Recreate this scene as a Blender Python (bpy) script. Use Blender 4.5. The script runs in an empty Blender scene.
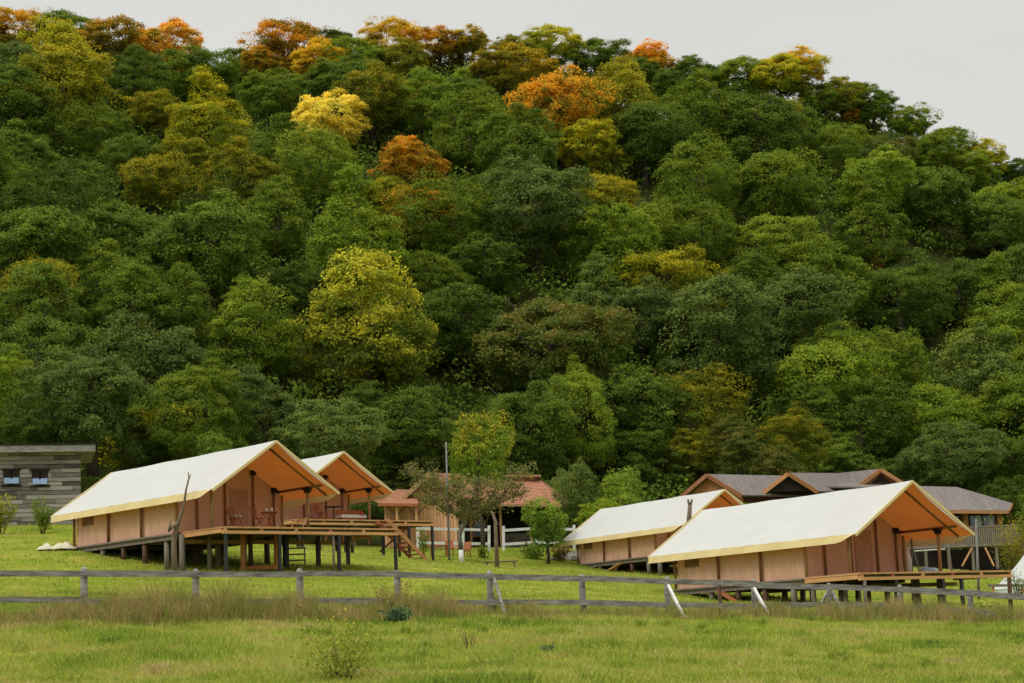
import bpy, math, random
import numpy as np
from mathutils import Vector, Matrix

random.seed(7)
RNG = np.random.default_rng(7)
scn = bpy.context.scene
COL = scn.collection
V = Vector

# ------------------------------------------------------------------ camera
PHI, RHO, F = 0.1581, 0.042, 2000.0
fw = V((0, math.cos(PHI), math.sin(PHI)))
up0 = V((0, -math.sin(PHI), math.cos(PHI)))
rt0 = V((1, 0, 0))
rt = math.cos(RHO) * rt0 - math.sin(RHO) * up0
up = math.sin(RHO) * rt0 + math.cos(RHO) * up0
cam = bpy.data.cameras.new('camera')
cam.sensor_width = 36.0
cam.lens = F / 1024 * 36.0
cam.clip_start = 0.5
cam.clip_end = 12000
co = bpy.data.objects.new('camera', cam)
COL.objects.link(co)
co.matrix_world = Matrix(((rt.x, up.x, -fw.x, 0), (rt.y, up.y, -fw.y, 0), (rt.z, up.z, -fw.z, 0), (0, 0, 0, 1)))
scn.camera = co


def at(px, py, Y):
    """surveyed point of the place: the direction seen at (px, py), Y metres away"""
    d = fw + rt * ((px - 512) / F) - up * ((py - 341.5) / F)
    return d * (Y / d.y)


def pix(P):
    P = V(P)
    d = P.dot(fw)
    return 512 + F * P.dot(rt) / d, 341.5 - F * P.dot(up) / d


# ------------------------------------------------------------------ materials
def _nodes(name):
    m = bpy.data.materials.new(name)
    m.use_nodes = True
    nt = m.node_tree
    return m, nt, nt.nodes['Principled BSDF']


def rgb(c):
    return (c[0], c[1], c[2], 1.0)


def mat(name, c1, c2=None, scale=3.0, stretch=(1, 1, 1), rough=0.8, bump=0.0, bscale=None, transl=0.0, metal=0.0, spec=0.3, detail=6, fine=0.0):
    m, nt, b = _nodes(name)
    N, L = nt.nodes, nt.links
    b.inputs['Roughness'].default_value = rough
    b.inputs['Metallic'].default_value = metal
    b.inputs['Specular IOR Level'].default_value = spec
    if c2 is None:
        c2 = tuple(x * 0.7 for x in c1)
    tc = N.new('ShaderNodeTexCoord')
    mp = N.new('ShaderNodeMapping')
    mp.inputs['Scale'].default_value = stretch
    L.new(tc.outputs['Object'], mp.inputs['Vector'])
    no = N.new('ShaderNodeTexNoise')
    no.inputs['Scale'].default_value = scale
    no.inputs['Detail'].default_value = detail
    no.inputs['Roughness'].default_value = 0.62
    L.new(mp.outputs['Vector'], no.inputs['Vector'])
    cr = N.new('ShaderNodeValToRGB')
    cr.color_ramp.elements[0].position = 0.32
    cr.color_ramp.elements[1].position = 0.68
    cr.color_ramp.elements[0].color = rgb(c2)
    cr.color_ramp.elements[1].color = rgb(c1)
    L.new(no.outputs['Fac'], cr.inputs['Fac'])
    L.new(cr.outputs['Color'], b.inputs['Base Color'])
    if bump:
        n2 = N.new('ShaderNodeTexNoise')
        n2.inputs['Scale'].default_value = bscale or scale * 4
        n2.inputs['Detail'].default_value = 4
        L.new(mp.outputs['Vector'], n2.inputs['Vector'])
        bp = N.new('ShaderNodeBump')
        bp.inputs['Strength'].default_value = bump
        bp.inputs['Distance'].default_value = 0.05
        L.new(n2.outputs['Fac'], bp.inputs['Height'])
        L.new(bp.outputs['Normal'], b.inputs['Normal'])
    if transl:
        tr = N.new('ShaderNodeBsdfTranslucent')
        L.new(cr.outputs['Color'], tr.inputs['Color'])
        mx = N.new('ShaderNodeMixShader')
        mx.inputs['Fac'].default_value = transl
        L.new(b.outputs[0], mx.inputs[1])
        L.new(tr.outputs[0], mx.inputs[2])
        L.new(mx.outputs[0], N['Material Output'].inputs['Surface'])
    return m


def add_seams(m, every=1.5, axis=1):
    """stitched double seams across the cloth, every so many metres"""
    N, L = m.node_tree.nodes, m.node_tree.links
    b = N['Principled BSDF']; src = b.inputs['Base Color'].links[0].from_socket
    tc = N.new('ShaderNodeTexCoord'); sp = N.new('ShaderNodeSeparateXYZ'); L.new(tc.outputs['Object'], sp.inputs[0])
    d = N.new('ShaderNodeMath'); d.operation = 'DIVIDE'; d.inputs[1].default_value = every; L.new(sp.outputs[axis], d.inputs[0])
    f = N.new('ShaderNodeMath'); f.operation = 'FRACT'; L.new(d.outputs[0], f.inputs[0])
    l = N.new('ShaderNodeMath'); l.operation = 'LESS_THAN'; l.inputs[1].default_value = .035; L.new(f.outputs[0], l.inputs[0])
    x = N.new('ShaderNodeMix'); x.data_type = 'RGBA'; x.blend_type = 'MULTIPLY'; x.inputs[7].default_value = (.90, .89, .86, 1)
    L.new(l.outputs[0], x.inputs[0]); L.new(src, x.inputs[6]); L.new(x.outputs[2], b.inputs['Base Color'])


def leaf_mat(name, a, b_, thr=2.0, soft=0.25, transl=0.36):
    """leaf colour a, leaves that have turned colour b_ where the leaf attribute 'turn' exceeds thr"""
    m, nt, b = _nodes(name)
    N, L = nt.nodes, nt.links
    b.inputs['Roughness'].default_value = 0.7
    b.inputs['Specular IOR Level'].default_value = 0.06
    at1 = N.new('ShaderNodeAttribute'); at1.attribute_name = 'turn'
    at2 = N.new('ShaderNodeAttribute'); at2.attribute_name = 'tint'
    oi = N.new('ShaderNodeObjectInfo')
    mr = N.new('ShaderNodeMapRange')
    mr.inputs['From Min'].default_value = thr - soft
    mr.inputs['From Max'].default_value = thr + soft
    ra = N.new('ShaderNodeMath'); ra.operation = 'MULTIPLY_ADD'; ra.inputs[1].default_value = .3
    L.new(oi.outputs['Random'], ra.inputs[0])
    r2 = N.new('ShaderNodeMath'); r2.operation = 'ADD'; r2.inputs[1].default_value = -.15
    L.new(at1.outputs['Fac'], r2.inputs[0]); L.new(r2.outputs[0], ra.inputs[2])
    L.new(ra.outputs[0], mr.inputs['Value'])
    mx = N.new('ShaderNodeMix'); mx.data_type = 'RGBA'
    mx.inputs[6].default_value = rgb(a); mx.inputs[7].default_value = rgb(b_)
    L.new(mr.outputs['Result'], mx.inputs[0])
    hs = N.new('ShaderNodeHueSaturation')
    m1 = N.new('ShaderNodeMath'); m1.operation = 'MULTIPLY_ADD'
    L.new(oi.outputs['Random'], m1.inputs[0]); m1.inputs[1].default_value = 0.36; m1.inputs[2].default_value = 0.60
    m2 = N.new('ShaderNodeMath'); m2.operation = 'MULTIPLY_ADD'
    L.new(at2.outputs['Fac'], m2.inputs[0]); m2.inputs[1].default_value = 0.55
    L.new(m1.outputs[0], m2.inputs[2])
    L.new(m2.outputs[0], hs.inputs['Value'])
    m3 = N.new('ShaderNodeMath'); m3.operation = 'MULTIPLY_ADD'
    L.new(at2.outputs['Fac'], m3.inputs[0]); m3.inputs[1].default_value = -0.03; m3.inputs[2].default_value = 0.515
    L.new(m3.outputs[0], hs.inputs['Hue'])
    L.new(mx.outputs[2], hs.inputs['Color'])
    L.new(hs.outputs['Color'], b.inputs['Base Color'])
    tr = N.new('ShaderNodeBsdfTranslucent')
    L.new(hs.outputs['Color'], tr.inputs['Color'])
    ms = N.new('ShaderNodeMixShader'); ms.inputs['Fac'].default_value = transl
    L.new(b.outputs[0], ms.inputs[1]); L.new(tr.outputs[0], ms.inputs[2])
    L.new(ms.outputs[0], N['Material Output'].inputs['Surface'])
    return m


M = {
    'canvas': mat('cream_canvas', (0.68, 0.71, 0.69), (0.625, 0.65, 0.625), 0.5, (1, .5, 1), rough=0.75, bump=0.22, bscale=1.6, transl=0.36),
    'valance': mat('yellow_canvas', (0.72, 0.58, 0.30), (0.64, 0.50, 0.24), 0.8, rough=0.8, transl=0.06, bump=0.2, bscale=3),
    'lining': mat('orange_lining', (0.86, 0.305, 0.065), (0.78, 0.26, 0.055), 0.7, rough=0.8, transl=0.6),
    'tan': mat('tan_canvas', (0.60, 0.36, 0.255), (0.52, 0.30, 0.205), 1.2, (1, 1, 0.4), rough=0.9, bump=0.4, bscale=5),
    'flap': mat('window_flap', (0.19, 0.10, 0.06), (0.15, 0.08, 0.05), 3, rough=0.9),
    'log': mat('peeled_log', (0.40, 0.24, 0.11), (0.24, 0.13, 0.06), 3, (4, 4, 0.5), rough=0.75, bump=0.3),
    'fascialog': mat('brown_log', (0.26, 0.12, 0.05), (0.16, 0.07, 0.03), 3, (4, 4, 0.5), rough=0.75),
    'darklog': mat('stained_log', (0.12, 0.06, 0.03), (0.07, 0.035, 0.02), 3, (4, 4, 0.5), rough=0.7),
    'newwood': mat('new_timber', (0.62, 0.34, 0.15), (0.46, 0.23, 0.09), 2.5, (0.5, 0.5, 4), rough=0.7),
    'redwood': mat('stained_timber', (0.40, 0.13, 0.05), (0.26, 0.08, 0.03), 2.5, (0.5, 0.5, 4), rough=0.65),
    'stairwood': mat('stair_timber', (0.50, 0.23, 0.09), (0.36, 0.15, 0.06), 2.5, (0.5, 0.5, 4), rough=0.7),
    'greywood': mat('weathered_timber', (0.34, 0.325, 0.29), (0.11, 0.10, 0.09), 3.0, (0.7, 0.7, 5), rough=0.9, bump=0.3, bscale=12),
    'stiltwood': mat('stilt_timber', (0.24, 0.20, 0.16), (0.13, 0.10, 0.08), 2.2, (4, 4, 0.5), rough=0.9),
    'blacksteel': mat('dark_steel', (0.02, 0.024, 0.03), (0.03, 0.03, 0.03), 3, rough=0.45),
    'bracket': mat('black_bracket', (0.012, 0.011, 0.011), rough=0.5),
    'whitepaint': mat('white_paint', (0.74, 0.74, 0.72), (0.58, 0.57, 0.54), 2.5, rough=0.6),
    'bark': mat('bark', (0.085, 0.065, 0.045), (0.035, 0.027, 0.02), 2.0, (3, 3, 0.6), rough=0.95, bump=0.5),
    'greybark': mat('grey_bark', (0.20, 0.17, 0.14), (0.09, 0.075, 0.06), 2.0, (3, 3, 0.6), rough=0.95, bump=0.5),
    'deadwood': mat('dead_wood', (0.22, 0.16, 0.11), (0.10, 0.07, 0.05), 3, (3, 3, 0.5), rough=0.95, bump=0.4),
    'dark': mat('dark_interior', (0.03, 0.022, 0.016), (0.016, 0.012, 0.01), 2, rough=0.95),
    'glass': mat('window_glass', (0.10, 0.15, 0.20), (0.07, 0.10, 0.13), 0.6, rough=0.06, spec=0.8),
    'curtain': mat('white_curtain', (0.62, 0.64, 0.62), (0.40, 0.42, 0.42), 3, (6, 6, 0.3), rough=0.8),
    'pole': mat('grey_pole', (0.20, 0.20, 0.19), (0.13, 0.13, 0.12), 2, rough=0.7),
    'cushion': mat('grey_blanket', (0.50, 0.52, 0.46), (0.26, 0.29, 0.24), 6, rough=0.95, bump=0.5),
    'sheet': mat('cream_sheet', (0.58, 0.54, 0.40), (0.46, 0.42, 0.30), 2.5, rough=0.85, bump=0.6, bscale=5),
    'stone': mat('stone', (0.34, 0.31, 0.28), (0.18, 0.165, 0.15), 2.5, rough=0.95, bump=0.6),
    'fascia': mat('brown_fascia', (0.30, 0.13, 0.055), (0.22, 0.09, 0.04), 2, rough=0.7),
    'osb': mat('gable_board', (0.42, 0.20, 0.08), (0.30, 0.13, 0.05), 3, (3, 3, 0.5), rough=0.8),
    'red': mat('red_cloth', (0.45, 0.06, 0.05), rough=0.9),
    'blue': mat('blue_grey_cloth', (0.34, 0.40, 0.48), (0.2, 0.24, 0.3), 6, rough=0.95),
    'orangelog': mat('orange_log', (0.55, 0.25, 0.08), (0.36, 0.15, 0.05), 2.5, (4, 4, 0.6), rough=0.8),
    'skyglass': mat('sky_glass', (0.15, 0.20, 0.27), (0.11, 0.15, 0.21), 0.6, rough=0.08, metal=0.75),
    'stem': mat('plant_stem', (0.16, 0.07, 0.04), (0.10, 0.06, 0.03), 3, rough=0.9),
    'straw': mat('straw_stem', (0.50, 0.40, 0.20), (0.34, 0.26, 0.12), 3, rough=0.9),
}


add_seams(M['canvas'])


def plank_mat(name, c1, c2, per_m, axis, groove=0.12, rough=0.8, along=None, length=3.0, dark=0.3, lo=0.35, hi=1.45):
    """boards: every board its own tone, thin dark joints; axis 0 x, 1 y, 2 z (object space)"""
    m, nt, b = _nodes(name)
    N, L = nt.nodes, nt.links
    b.inputs['Roughness'].default_value = rough
    b.inputs['Specular IOR Level'].default_value = 0.25
    tc = N.new('ShaderNodeTexCoord')
    sp = N.new('ShaderNodeSeparateXYZ')
    L.new(tc.outputs['Object'], sp.inputs[0])
    def math_(op, a, b_=None, c=None):
        n = N.new('ShaderNodeMath'); n.operation = op
        for k, v in enumerate((a, b_, c)):
            if v is None: continue
            if isinstance(v, (int, float)): n.inputs[k].default_value = v
            else: L.new(v, n.inputs[k])
        return n.outputs[0]
    mu = math_('MULTIPLY', sp.outputs[axis], per_m)
    fl = math_('FLOOR', mu); fr = math_('FRACT', mu)
    w1 = N.new('ShaderNodeTexWhiteNoise'); w1.noise_dimensions = '1D'; L.new(fl, w1.inputs['W'])
    wn = N.new('ShaderNodeTexWhiteNoise'); wn.noise_dimensions = '2D'
    cv = N.new('ShaderNodeCombineXYZ'); L.new(fl, cv.inputs[0])
    if along is not None:
        sh = math_('MULTIPLY_ADD', sp.outputs[along], 1.0 / length, math_('MULTIPLY', w1.outputs['Value'], 5.0))
        L.new(math_('FLOOR', sh), cv.inputs[1])
    L.new(cv.outputs[0], wn.inputs['Vector'])
    no = N.new('ShaderNodeTexNoise'); no.inputs['Scale'].default_value = 2.2; no.inputs['Detail'].default_value = 8
    mp = N.new('ShaderNodeMapping'); s_ = [0.6, 0.6, 0.6]; s_[axis] = 5; mp.inputs['Scale'].default_value = s_
    L.new(tc.outputs['Object'], mp.inputs['Vector']); L.new(mp.outputs['Vector'], no.inputs['Vector'])
    ad = math_('ADD', wn.outputs['Value'], no.outputs['Fac'])
    mr = N.new('ShaderNodeMapRange'); mr.inputs['From Min'].default_value = lo; mr.inputs['From Max'].default_value = hi
    L.new(ad, mr.inputs['Value'])
    mx = N.new('ShaderNodeMix'); mx.data_type = 'RGBA'
    mx.inputs[6].default_value = rgb(c2); mx.inputs[7].default_value = rgb(c1)
    L.new(mr.outputs['Result'], mx.inputs[0])
    lt = math_('LESS_THAN', fr, groove)
    m2 = N.new('ShaderNodeMix'); m2.data_type = 'RGBA'
    L.new(lt, m2.inputs[0]); L.new(mx.outputs[2], m2.inputs[6])
    m2.inputs[7].default_value = rgb(tuple(x * dark for x in c2))
    L.new(m2.outputs[2], b.inputs['Base Color'])
    bp = N.new('ShaderNodeBump'); bp.inputs['Strength'].default_value = 0.6; bp.inputs['Distance'].default_value = 0.02; bp.invert = True
    L.new(lt, bp.inputs['Height']); L.new(bp.outputs['Normal'], b.inputs['Normal'])
    return m


M['cabinboard'] = plank_mat('cabin_boards', (0.29, 0.265, 0.23), (0.06, 0.05, 0.042), 4.4, 2, 0.12, along=0, length=1.7, lo=.5, hi=1.3)
M['vertboard'] = plank_mat('vertical_boards', (0.70, 0.39, 0.21), (0.46, 0.22, 0.11), 4.5, 0, 0.1)
M['redtile'] = plank_mat('red_roof_tiles', (0.37, 0.16, 0.085), (0.23, 0.09, 0.048), 7.5, 2, 0.2, along=0, length=.35, dark=.6, lo=.2, hi=1.7)
M['browntile'] = plank_mat('brown_roof_sheets', (0.165, 0.135, 0.12), (0.115, 0.092, 0.085), 4.2, 0, 0.16, rough=0.6, along=1, length=1.2, dark=.7)
M['deckboard'] = plank_mat('deck_boards', (0.58, 0.33, 0.16), (0.40, 0.20, 0.09), 7, 0, 0.08)


# ------------------------------------------------------------------ mesh helpers
class MB:
    def __init__(self):
        self.v, self.f = [], []

    def add(self, vs, fs):
        o = len(self.v)
        self.v += [tuple(p) for p in vs]
        self.f += [tuple(i + o for i in f) for f in fs]
        return self

    def hexa(self, p):  # 8 points: bottom 4 (ccw), top 4
        return self.add(p, [(3, 2, 1, 0), (4, 5, 6, 7), (0, 1, 5, 4), (1, 2, 6, 5), (2, 3, 7, 6), (3, 0, 4, 7)])

    def box(self, c, s, rz=0.0):
        c = V(c); R = Matrix.Rotation(rz, 3, 'Z')
        x, y, z = s[0] / 2, s[1] / 2, s[2] / 2
        return self.hexa([c + R @ V(p) for p in ((-x, -y, -z), (x, -y, -z), (x, y, -z), (-x, y, -z), (-x, -y, z), (x, -y, z), (x, y, z), (-x, y, z))])

    def beam(self, p, q, w, h, upv=(0, 0, 1)):
        p, q = V(p), V(q)
        d = (q - p).normalized()
        u = V(upv)
        if abs(d.dot(u)) > 0.95:
            u = V((0, 1, 0))
        s = d.cross(u).normalized(); t = s.cross(d).normalized()
        s *= w / 2; t *= h / 2
        return self.hexa([p - s - t, p + s - t, q + s - t, q - s - t, p - s + t, p + s + t, q + s + t, q - s + t])

    def tube(self, pts, rad, n=7):
        pts = [V(p) for p in pts]
        if not hasattr(rad, '__len__'):
            rad = [rad] * len(pts)
        o = len(self.v); ref = V((0.31, 0.17, 0.93))
        for i, p in enumerate(pts):
            d = (pts[min(i + 1, len(pts) - 1)] - pts[max(i - 1, 0)]).normalized()
            r = ref if abs(d.dot(ref)) < 0.9 else V((1, 0, 0))
            s = d.cross(r).normalized(); t = d.cross(s)
            for k in range(n):
                a = 2 * math.pi * k / n
                self.v.append(tuple(p + (s * math.cos(a) + t * math.sin(a)) * rad[i]))
        for i in range(len(pts) - 1):
            for k in range(n):
                self.f.append((o + i * n + k, o + i * n + (k + 1) % n, o + (i + 1) * n + (k + 1) % n, o + (i + 1) * n + k))
        self.f.append(tuple(o + k for k in reversed(range(n))))
        self.f.append(tuple(o + (len(pts) - 1) * n + k for k in range(n)))
        return self

    def prism(self, poly, d):
        n = len(poly); d = V(d)
        vs = [V(p) for p in poly] + [V(p) + d for p in poly]
        return self.add(vs, [tuple(reversed(range(n))), tuple(range(n, 2 * n))] + [(i, (i + 1) % n, n + (i + 1) % n, n + i) for i in range(n)])

    def grid(self, fn, nu, nv):
        vs = [fn(i / nu, j / nv) for j in range(nv + 1) for i in range(nu + 1)]
        return self.add(vs, [(j * (nu + 1) + i, j * (nu + 1) + i + 1, (j + 1) * (nu + 1) + i + 1, (j + 1) * (nu + 1) + i) for j in range(nv) for i in range(nu)])

    def build(self, name, m, parent=None, smooth=False, loc=None):
        me = bpy.data.meshes.new(name)
        me.from_pydata(self.v, [], self.f)
        me.update()
        if smooth:
            me.polygons.foreach_set('use_smooth', [True] * len(me.polygons))
        me.materials.append(m)
        o = bpy.data.objects.new(name, me)
        COL.objects.link(o)
        if parent:
            o.parent = parent
        if loc is not None:
            o.location = loc
        return o


def tag(o, label=None, cat=None, group=None, kind=None):
    if label: o['label'] = label
    if cat: o['category'] = cat
    if group: o['group'] = group
    if kind: o['kind'] = kind
    return o


def thing(name, label, cat, loc=(0, 0, 0), rz=0.0, group=None):
    o = bpy.data.objects.new(name, None)
    o.empty_display_size = 0.3
    COL.objects.link(o)
    o.location = loc
    o.rotation_euler = (0, 0, rz)
    return tag(o, label, cat, group)


def dup(root, loc, rz, label=None, group=None, scale=None):
    r = root.copy(); COL.objects.link(r)
    r.location = loc; r.rotation_euler = (0, 0, rz)
    if scale: r.scale = (scale,) * 3
    if label: r['label'] = label
    if group: r['group'] = group
    for ch in list(root.children):
        c = ch.copy(); COL.objects.link(c); c.parent = r
        for g in list(ch.children):
            d = g.copy(); COL.objects.link(d); d.parent = c
    return r


# ------------------------------------------------------------------ terrain
TENT = {  # front ridge point (x, y, z) and turn of the ridge
    1: ((-9.942, 82.387, 9.41), 0.7129),
    2: ((-9.085, 104.640, 11.224), 0.6774),
    3: ((15.487, 78.677, 6.345), 0.5608),
    4: ((12.005, 116.488, 9.350), 0.5207)}
RIDGE = 3.55   # ridge above the deck


def tw(n, w, u, z=0.0):
    (x, y, zz), th = TENT[n]
    return V((x + w * math.cos(th) - u * math.sin(th), y + w * math.sin(th) + u * math.cos(th), zz - RIDGE + z))


ctrl = []
def G(px, py, Y):
    p = at(px, py, Y); ctrl.append((p.x, p.y, p.z))
for a in ((0, 684, 31), (256, 684, 30), (512, 684, 29), (768, 684, 30), (1024, 686, 32),
          (0, 621, 45), (245, 619, 49), (490, 615, 53), (750, 617, 58), (1009, 623, 62),
          (77, 549.5, 90), (170, 571, 83.5), (260, 571, 84), (345, 571, 85.4), (395, 571, 86.7), (430, 562, 106), (330, 556, 110),
          (581, 565, 126), (632, 574, 120), (700, 575, 118),
          (679, 594, 87.7), (760, 604, 83), (905, 606, 80), (963, 608, 83), (1000, 588, 108), (900, 590, 105),
          (960, 574, 148), (760, 560, 150), (520, 550, 134), (415, 551, 130), (430, 546, 142), (560, 549, 136),
          (80, 524, 104), (0, 527, 104), (45, 534, 97), (-40, 560, 85), (1060, 600, 90)):
    G(*a)
# camera stands on the meadow, foot of the wood, hillside and crest
for x, y, z in ((0, 0, -1.6), (-25, 0, -1.0), (25, 0, -2.2), (0, 15, -1.1), (-60, 40, 3.2), (60, 50, -1.0), (-70, 90, 8.6), (75, 90, 1.5)):
    ctrl.append((x, y, z))
SKY = [(-120, 18), (0, 14), (60, 16), (120, 24), (165, 30), (215, 44), (260, 40), (300, 30), (350, 32), (400, 28), (450, 26), (500, 30), (560, 32), (620, 46), (680, 56), (720, 64),
       (770, 58), (820, 80), (870, 98), (920, 124), (960, 142), (1000, 152), (1060, 172), (1140, 205)]
YC = 280.0
for px, py in SKY:
    crest = at(px, py + 56, YC)
    fy = 128 + 0.052 * px if px > 0 else 128
    fz = 10.6 - 0.0030 * px if px > 0 else 10.6
    fx = (px - 512) / F * fy
    for t, b in ((0.0, 0.0), (0.25, 0.245), (0.5, 0.515), (0.75, 0.78), (0.9, 0.915), (1.0, 1.0)):
        ctrl.append((fx + (crest.x - fx) * t, fy + (crest.y - fy) * t, fz + (crest.z - fz) * b))
    ctrl.append((crest.x * 1.15, 325, crest.z + 0.5))
    ctrl.append((crest.x * 1.4, 400, crest.z - 14))
C = np.array(ctrl)


def _k(r2):
    return 0.5 * r2 * np.log(r2 + 1e-9)


S0 = 100.0
_n = len(C)
_XY = C[:, :2] / S0
_K = _k(((_XY[:, None] - _XY[None]) ** 2).sum(-1)) + np.eye(_n) * 2e-4
_P = np.c_[np.ones(_n), _XY]
_W = np.linalg.solve(np.r_[np.c_[_K, _P], np.c_[_P.T, np.zeros((3, 3))]], np.r_[C[:, 2], 0, 0, 0])


def hgt(x, y):
    x = np.atleast_1d(np.asarray(x, float)); y = np.atleast_1d(np.asarray(y, float))
    xc = np.clip(x, -150, 170); yc = np.clip(y, -10, 395)
    q = np.stack([xc, yc], -1) / S0
    out = np.empty(len(q))
    for i in range(0, len(q), 20000):
        qq = q[i:i + 20000]
        out[i:i + 20000] = _k(((qq[:, None] - _XY[None]) ** 2).sum(-1)) @ _W[:_n] + np.c_[np.ones(len(qq)), qq] @ _W[_n:]
    far = np.maximum(np.maximum(np.abs(x - xc), np.abs(y - yc)) - 60, 0)
    out = out * np.exp(-far / 500) - 1.6 * (1 - np.exp(-far / 500))
    near = (yc < 128)
    out = out + near * (0.05 * np.sin(x * 1.3 + y * 0.7) * np.sin(y * 0.9 - x * 0.35) + 0.03 * np.sin(x * 2.9) * np.sin(y * 2.1 + 1))
    return out


def h1(x, y):
    return float(hgt(x, y)[0])


def gpix(px, py):
    """where the direction (px, py) meets the ground"""
    lo, hi = 20.0, 300.0
    for _ in range(48):
        Y = (lo + hi) / 2; p = at(px, py, Y)
        if p.z > h1(p.x, Y): lo = Y
        else: hi = Y
    return (lo + hi) / 2


def gp(px, Y):
    """ground point in the direction of column px at depth Y"""
    p = at(px, 600, Y)
    return V((p.x, Y, h1(p.x, Y)))


def axis(lo, hi, near_lo, near_hi, step, grow=1.25):
    a = list(np.arange(near_lo, near_hi + step / 2, step))
    s = step; x = near_hi
    while x < hi:
        s *= grow; x += s; a.append(min(x, hi))
    s = step; x = near_lo; pre = []
    while x > lo:
        s *= grow; x -= s; pre.append(max(x, lo))
    return np.array(pre[::-1] + a)


def build_ground():
    xs = axis(-6000, 6000, -60, 62, 0.8)
    ys = axis(-3000, 9000, 24, 135, 0.8)
    X, Y = np.meshgrid(xs, ys)
    Z = hgt(X.ravel(), Y.ravel())
    vs = np.c_[X.ravel(), Y.ravel(), Z]
    nx, ny = len(xs), len(ys)
    i = np.arange(ny - 1)[:, None] * nx + np.arange(nx - 1)[None]
    fs = np.stack([i, i + 1, i + 1 + nx, i + nx], -1).reshape(-1, 4)
    me = bpy.data.meshes.new('ground')
    me.from_pydata(vs.tolist(), [], fs.tolist())
    me.polygons.foreach_set('use_smooth', [True] * len(me.polygons))
    m, nt, b = _nodes('meadow_ground')
    N, L = nt.nodes, nt.links
    b.inputs['Roughness'].default_value = 0.95
    b.inputs['Specular IOR Level'].default_value = 0.0
    tc = N.new('ShaderNodeTexCoord')
    def noise(s, d=6, sx=(1, 1, 1)):
        mp = N.new('ShaderNodeMapping'); mp.inputs['Scale'].default_value = sx
        L.new(tc.outputs['Object'], mp.inputs['Vector'])
        n = N.new('ShaderNodeTexNoise'); n.inputs['Scale'].default_value = s; n.inputs['Detail'].default_value = d; n.inputs['Roughness'].default_value = 0.65
        L.new(mp.outputs['Vector'], n.inputs['Vector']); return n
    def ramp(src, pts):
        r = N.new('ShaderNodeValToRGB'); e = r.color_ramp.elements
        while len(e) < len(pts): e.new(0.5)
        for k, (p, c) in enumerate(pts): e[k].position = p; e[k].color = rgb(c)
        L.new(src, r.inputs['Fac']); return r
    g = ramp(noise(0.35, 10).outputs['Fac'], [(0.3, (0.11, 0.16, 0.02)), (0.47, (0.20, 0.25, 0.03)), (0.6, (0.28, 0.29, 0.05)), (0.75, (0.32, 0.25, 0.08))])
    f2 = ramp(noise(6, 8).outputs['Fac'], [(0.3, (0.55, 0.6, 0.5)), (0.7, (1.2, 1.15, 1.1))])
    mx = N.new('ShaderNodeMix'); mx.data_type = 'RGBA'; mx.blend_type = 'MULTIPLY'; mx.inputs[0].default_value = 1.0
    L.new(g.outputs['Color'], mx.inputs[6]); L.new(f2.outputs['Color'], mx.inputs[7])
    # forest floor beyond the lawn
    sp = N.new('ShaderNodeSeparateXYZ'); L.new(tc.outputs['Object'], sp.inputs[0])
    ma = N.new('ShaderNodeMath'); ma.operation = 'MULTIPLY_ADD'; ma.inputs[1].default_value = -0.75
    L.new(sp.outputs['X'], ma.inputs[0]); L.new(sp.outputs['Y'], ma.inputs[2])
    mr = N.new('ShaderNodeMapRange'); mr.inputs['From Min'].default_value = 138; mr.inputs['From Max'].default_value = 146
    L.new(ma.outputs[0], mr.inputs['Value'])
    m2 = N.new('ShaderNodeMix'); m2.data_type = 'RGBA'
    L.new(mr.outputs['Result'], m2.inputs[0]); L.new(mx.outputs[2], m2.inputs[6]); m2.inputs[7].default_value = (0.030, 0.036, 0.010, 1)
    L.new(m2.outputs[2], b.inputs['Base Color'])
    bp = N.new('ShaderNodeBump'); bp.inputs['Strength'].default_value = 0.7; bp.inputs['Distance'].default_value = 0.08
    L.new(noise(9, 6).outputs['Fac'], bp.inputs['Height']); L.new(bp.outputs['Normal'], b.inputs['Normal'])
    me.materials.append(m)
    o = bpy.data.objects.new('ground', me); COL.objects.link(o)
    tag(o, kind='structure')


build_ground()


# ------------------------------------------------------------------ scattered blades (numpy)
def fast_mesh(name, verts, fsize, m, attrs=None, parent=None, smooth=False):
    """verts (n*fsize, 3), every face its own fsize vertices; attrs: {name: per-face floats}"""
    nf = len(verts) // fsize
    me = bpy.data.meshes.new(name)
    me.vertices.add(len(verts)); me.vertices.foreach_set('co', np.asarray(verts, np.float32).ravel())
    me.loops.add(nf * fsize); me.loops.foreach_set('vertex_index', np.arange(nf * fsize, dtype=np.int32))
    me.polygons.add(nf); me.polygons.foreach_set('loop_start', np.arange(0, nf * fsize, fsize, dtype=np.int32))
    me.update(calc_edges=True)
    for k, a in (attrs or {}).items():
        at_ = me.attributes.new(k, 'FLOAT', 'FACE'); at_.data.foreach_set('value', np.asarray(a, np.float32))
    me.materials.append(m)
    if name is None: return me
    o = bpy.data.objects.new(name, me); COL.objects.link(o)
    if parent: o.parent = parent
    return o


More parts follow.
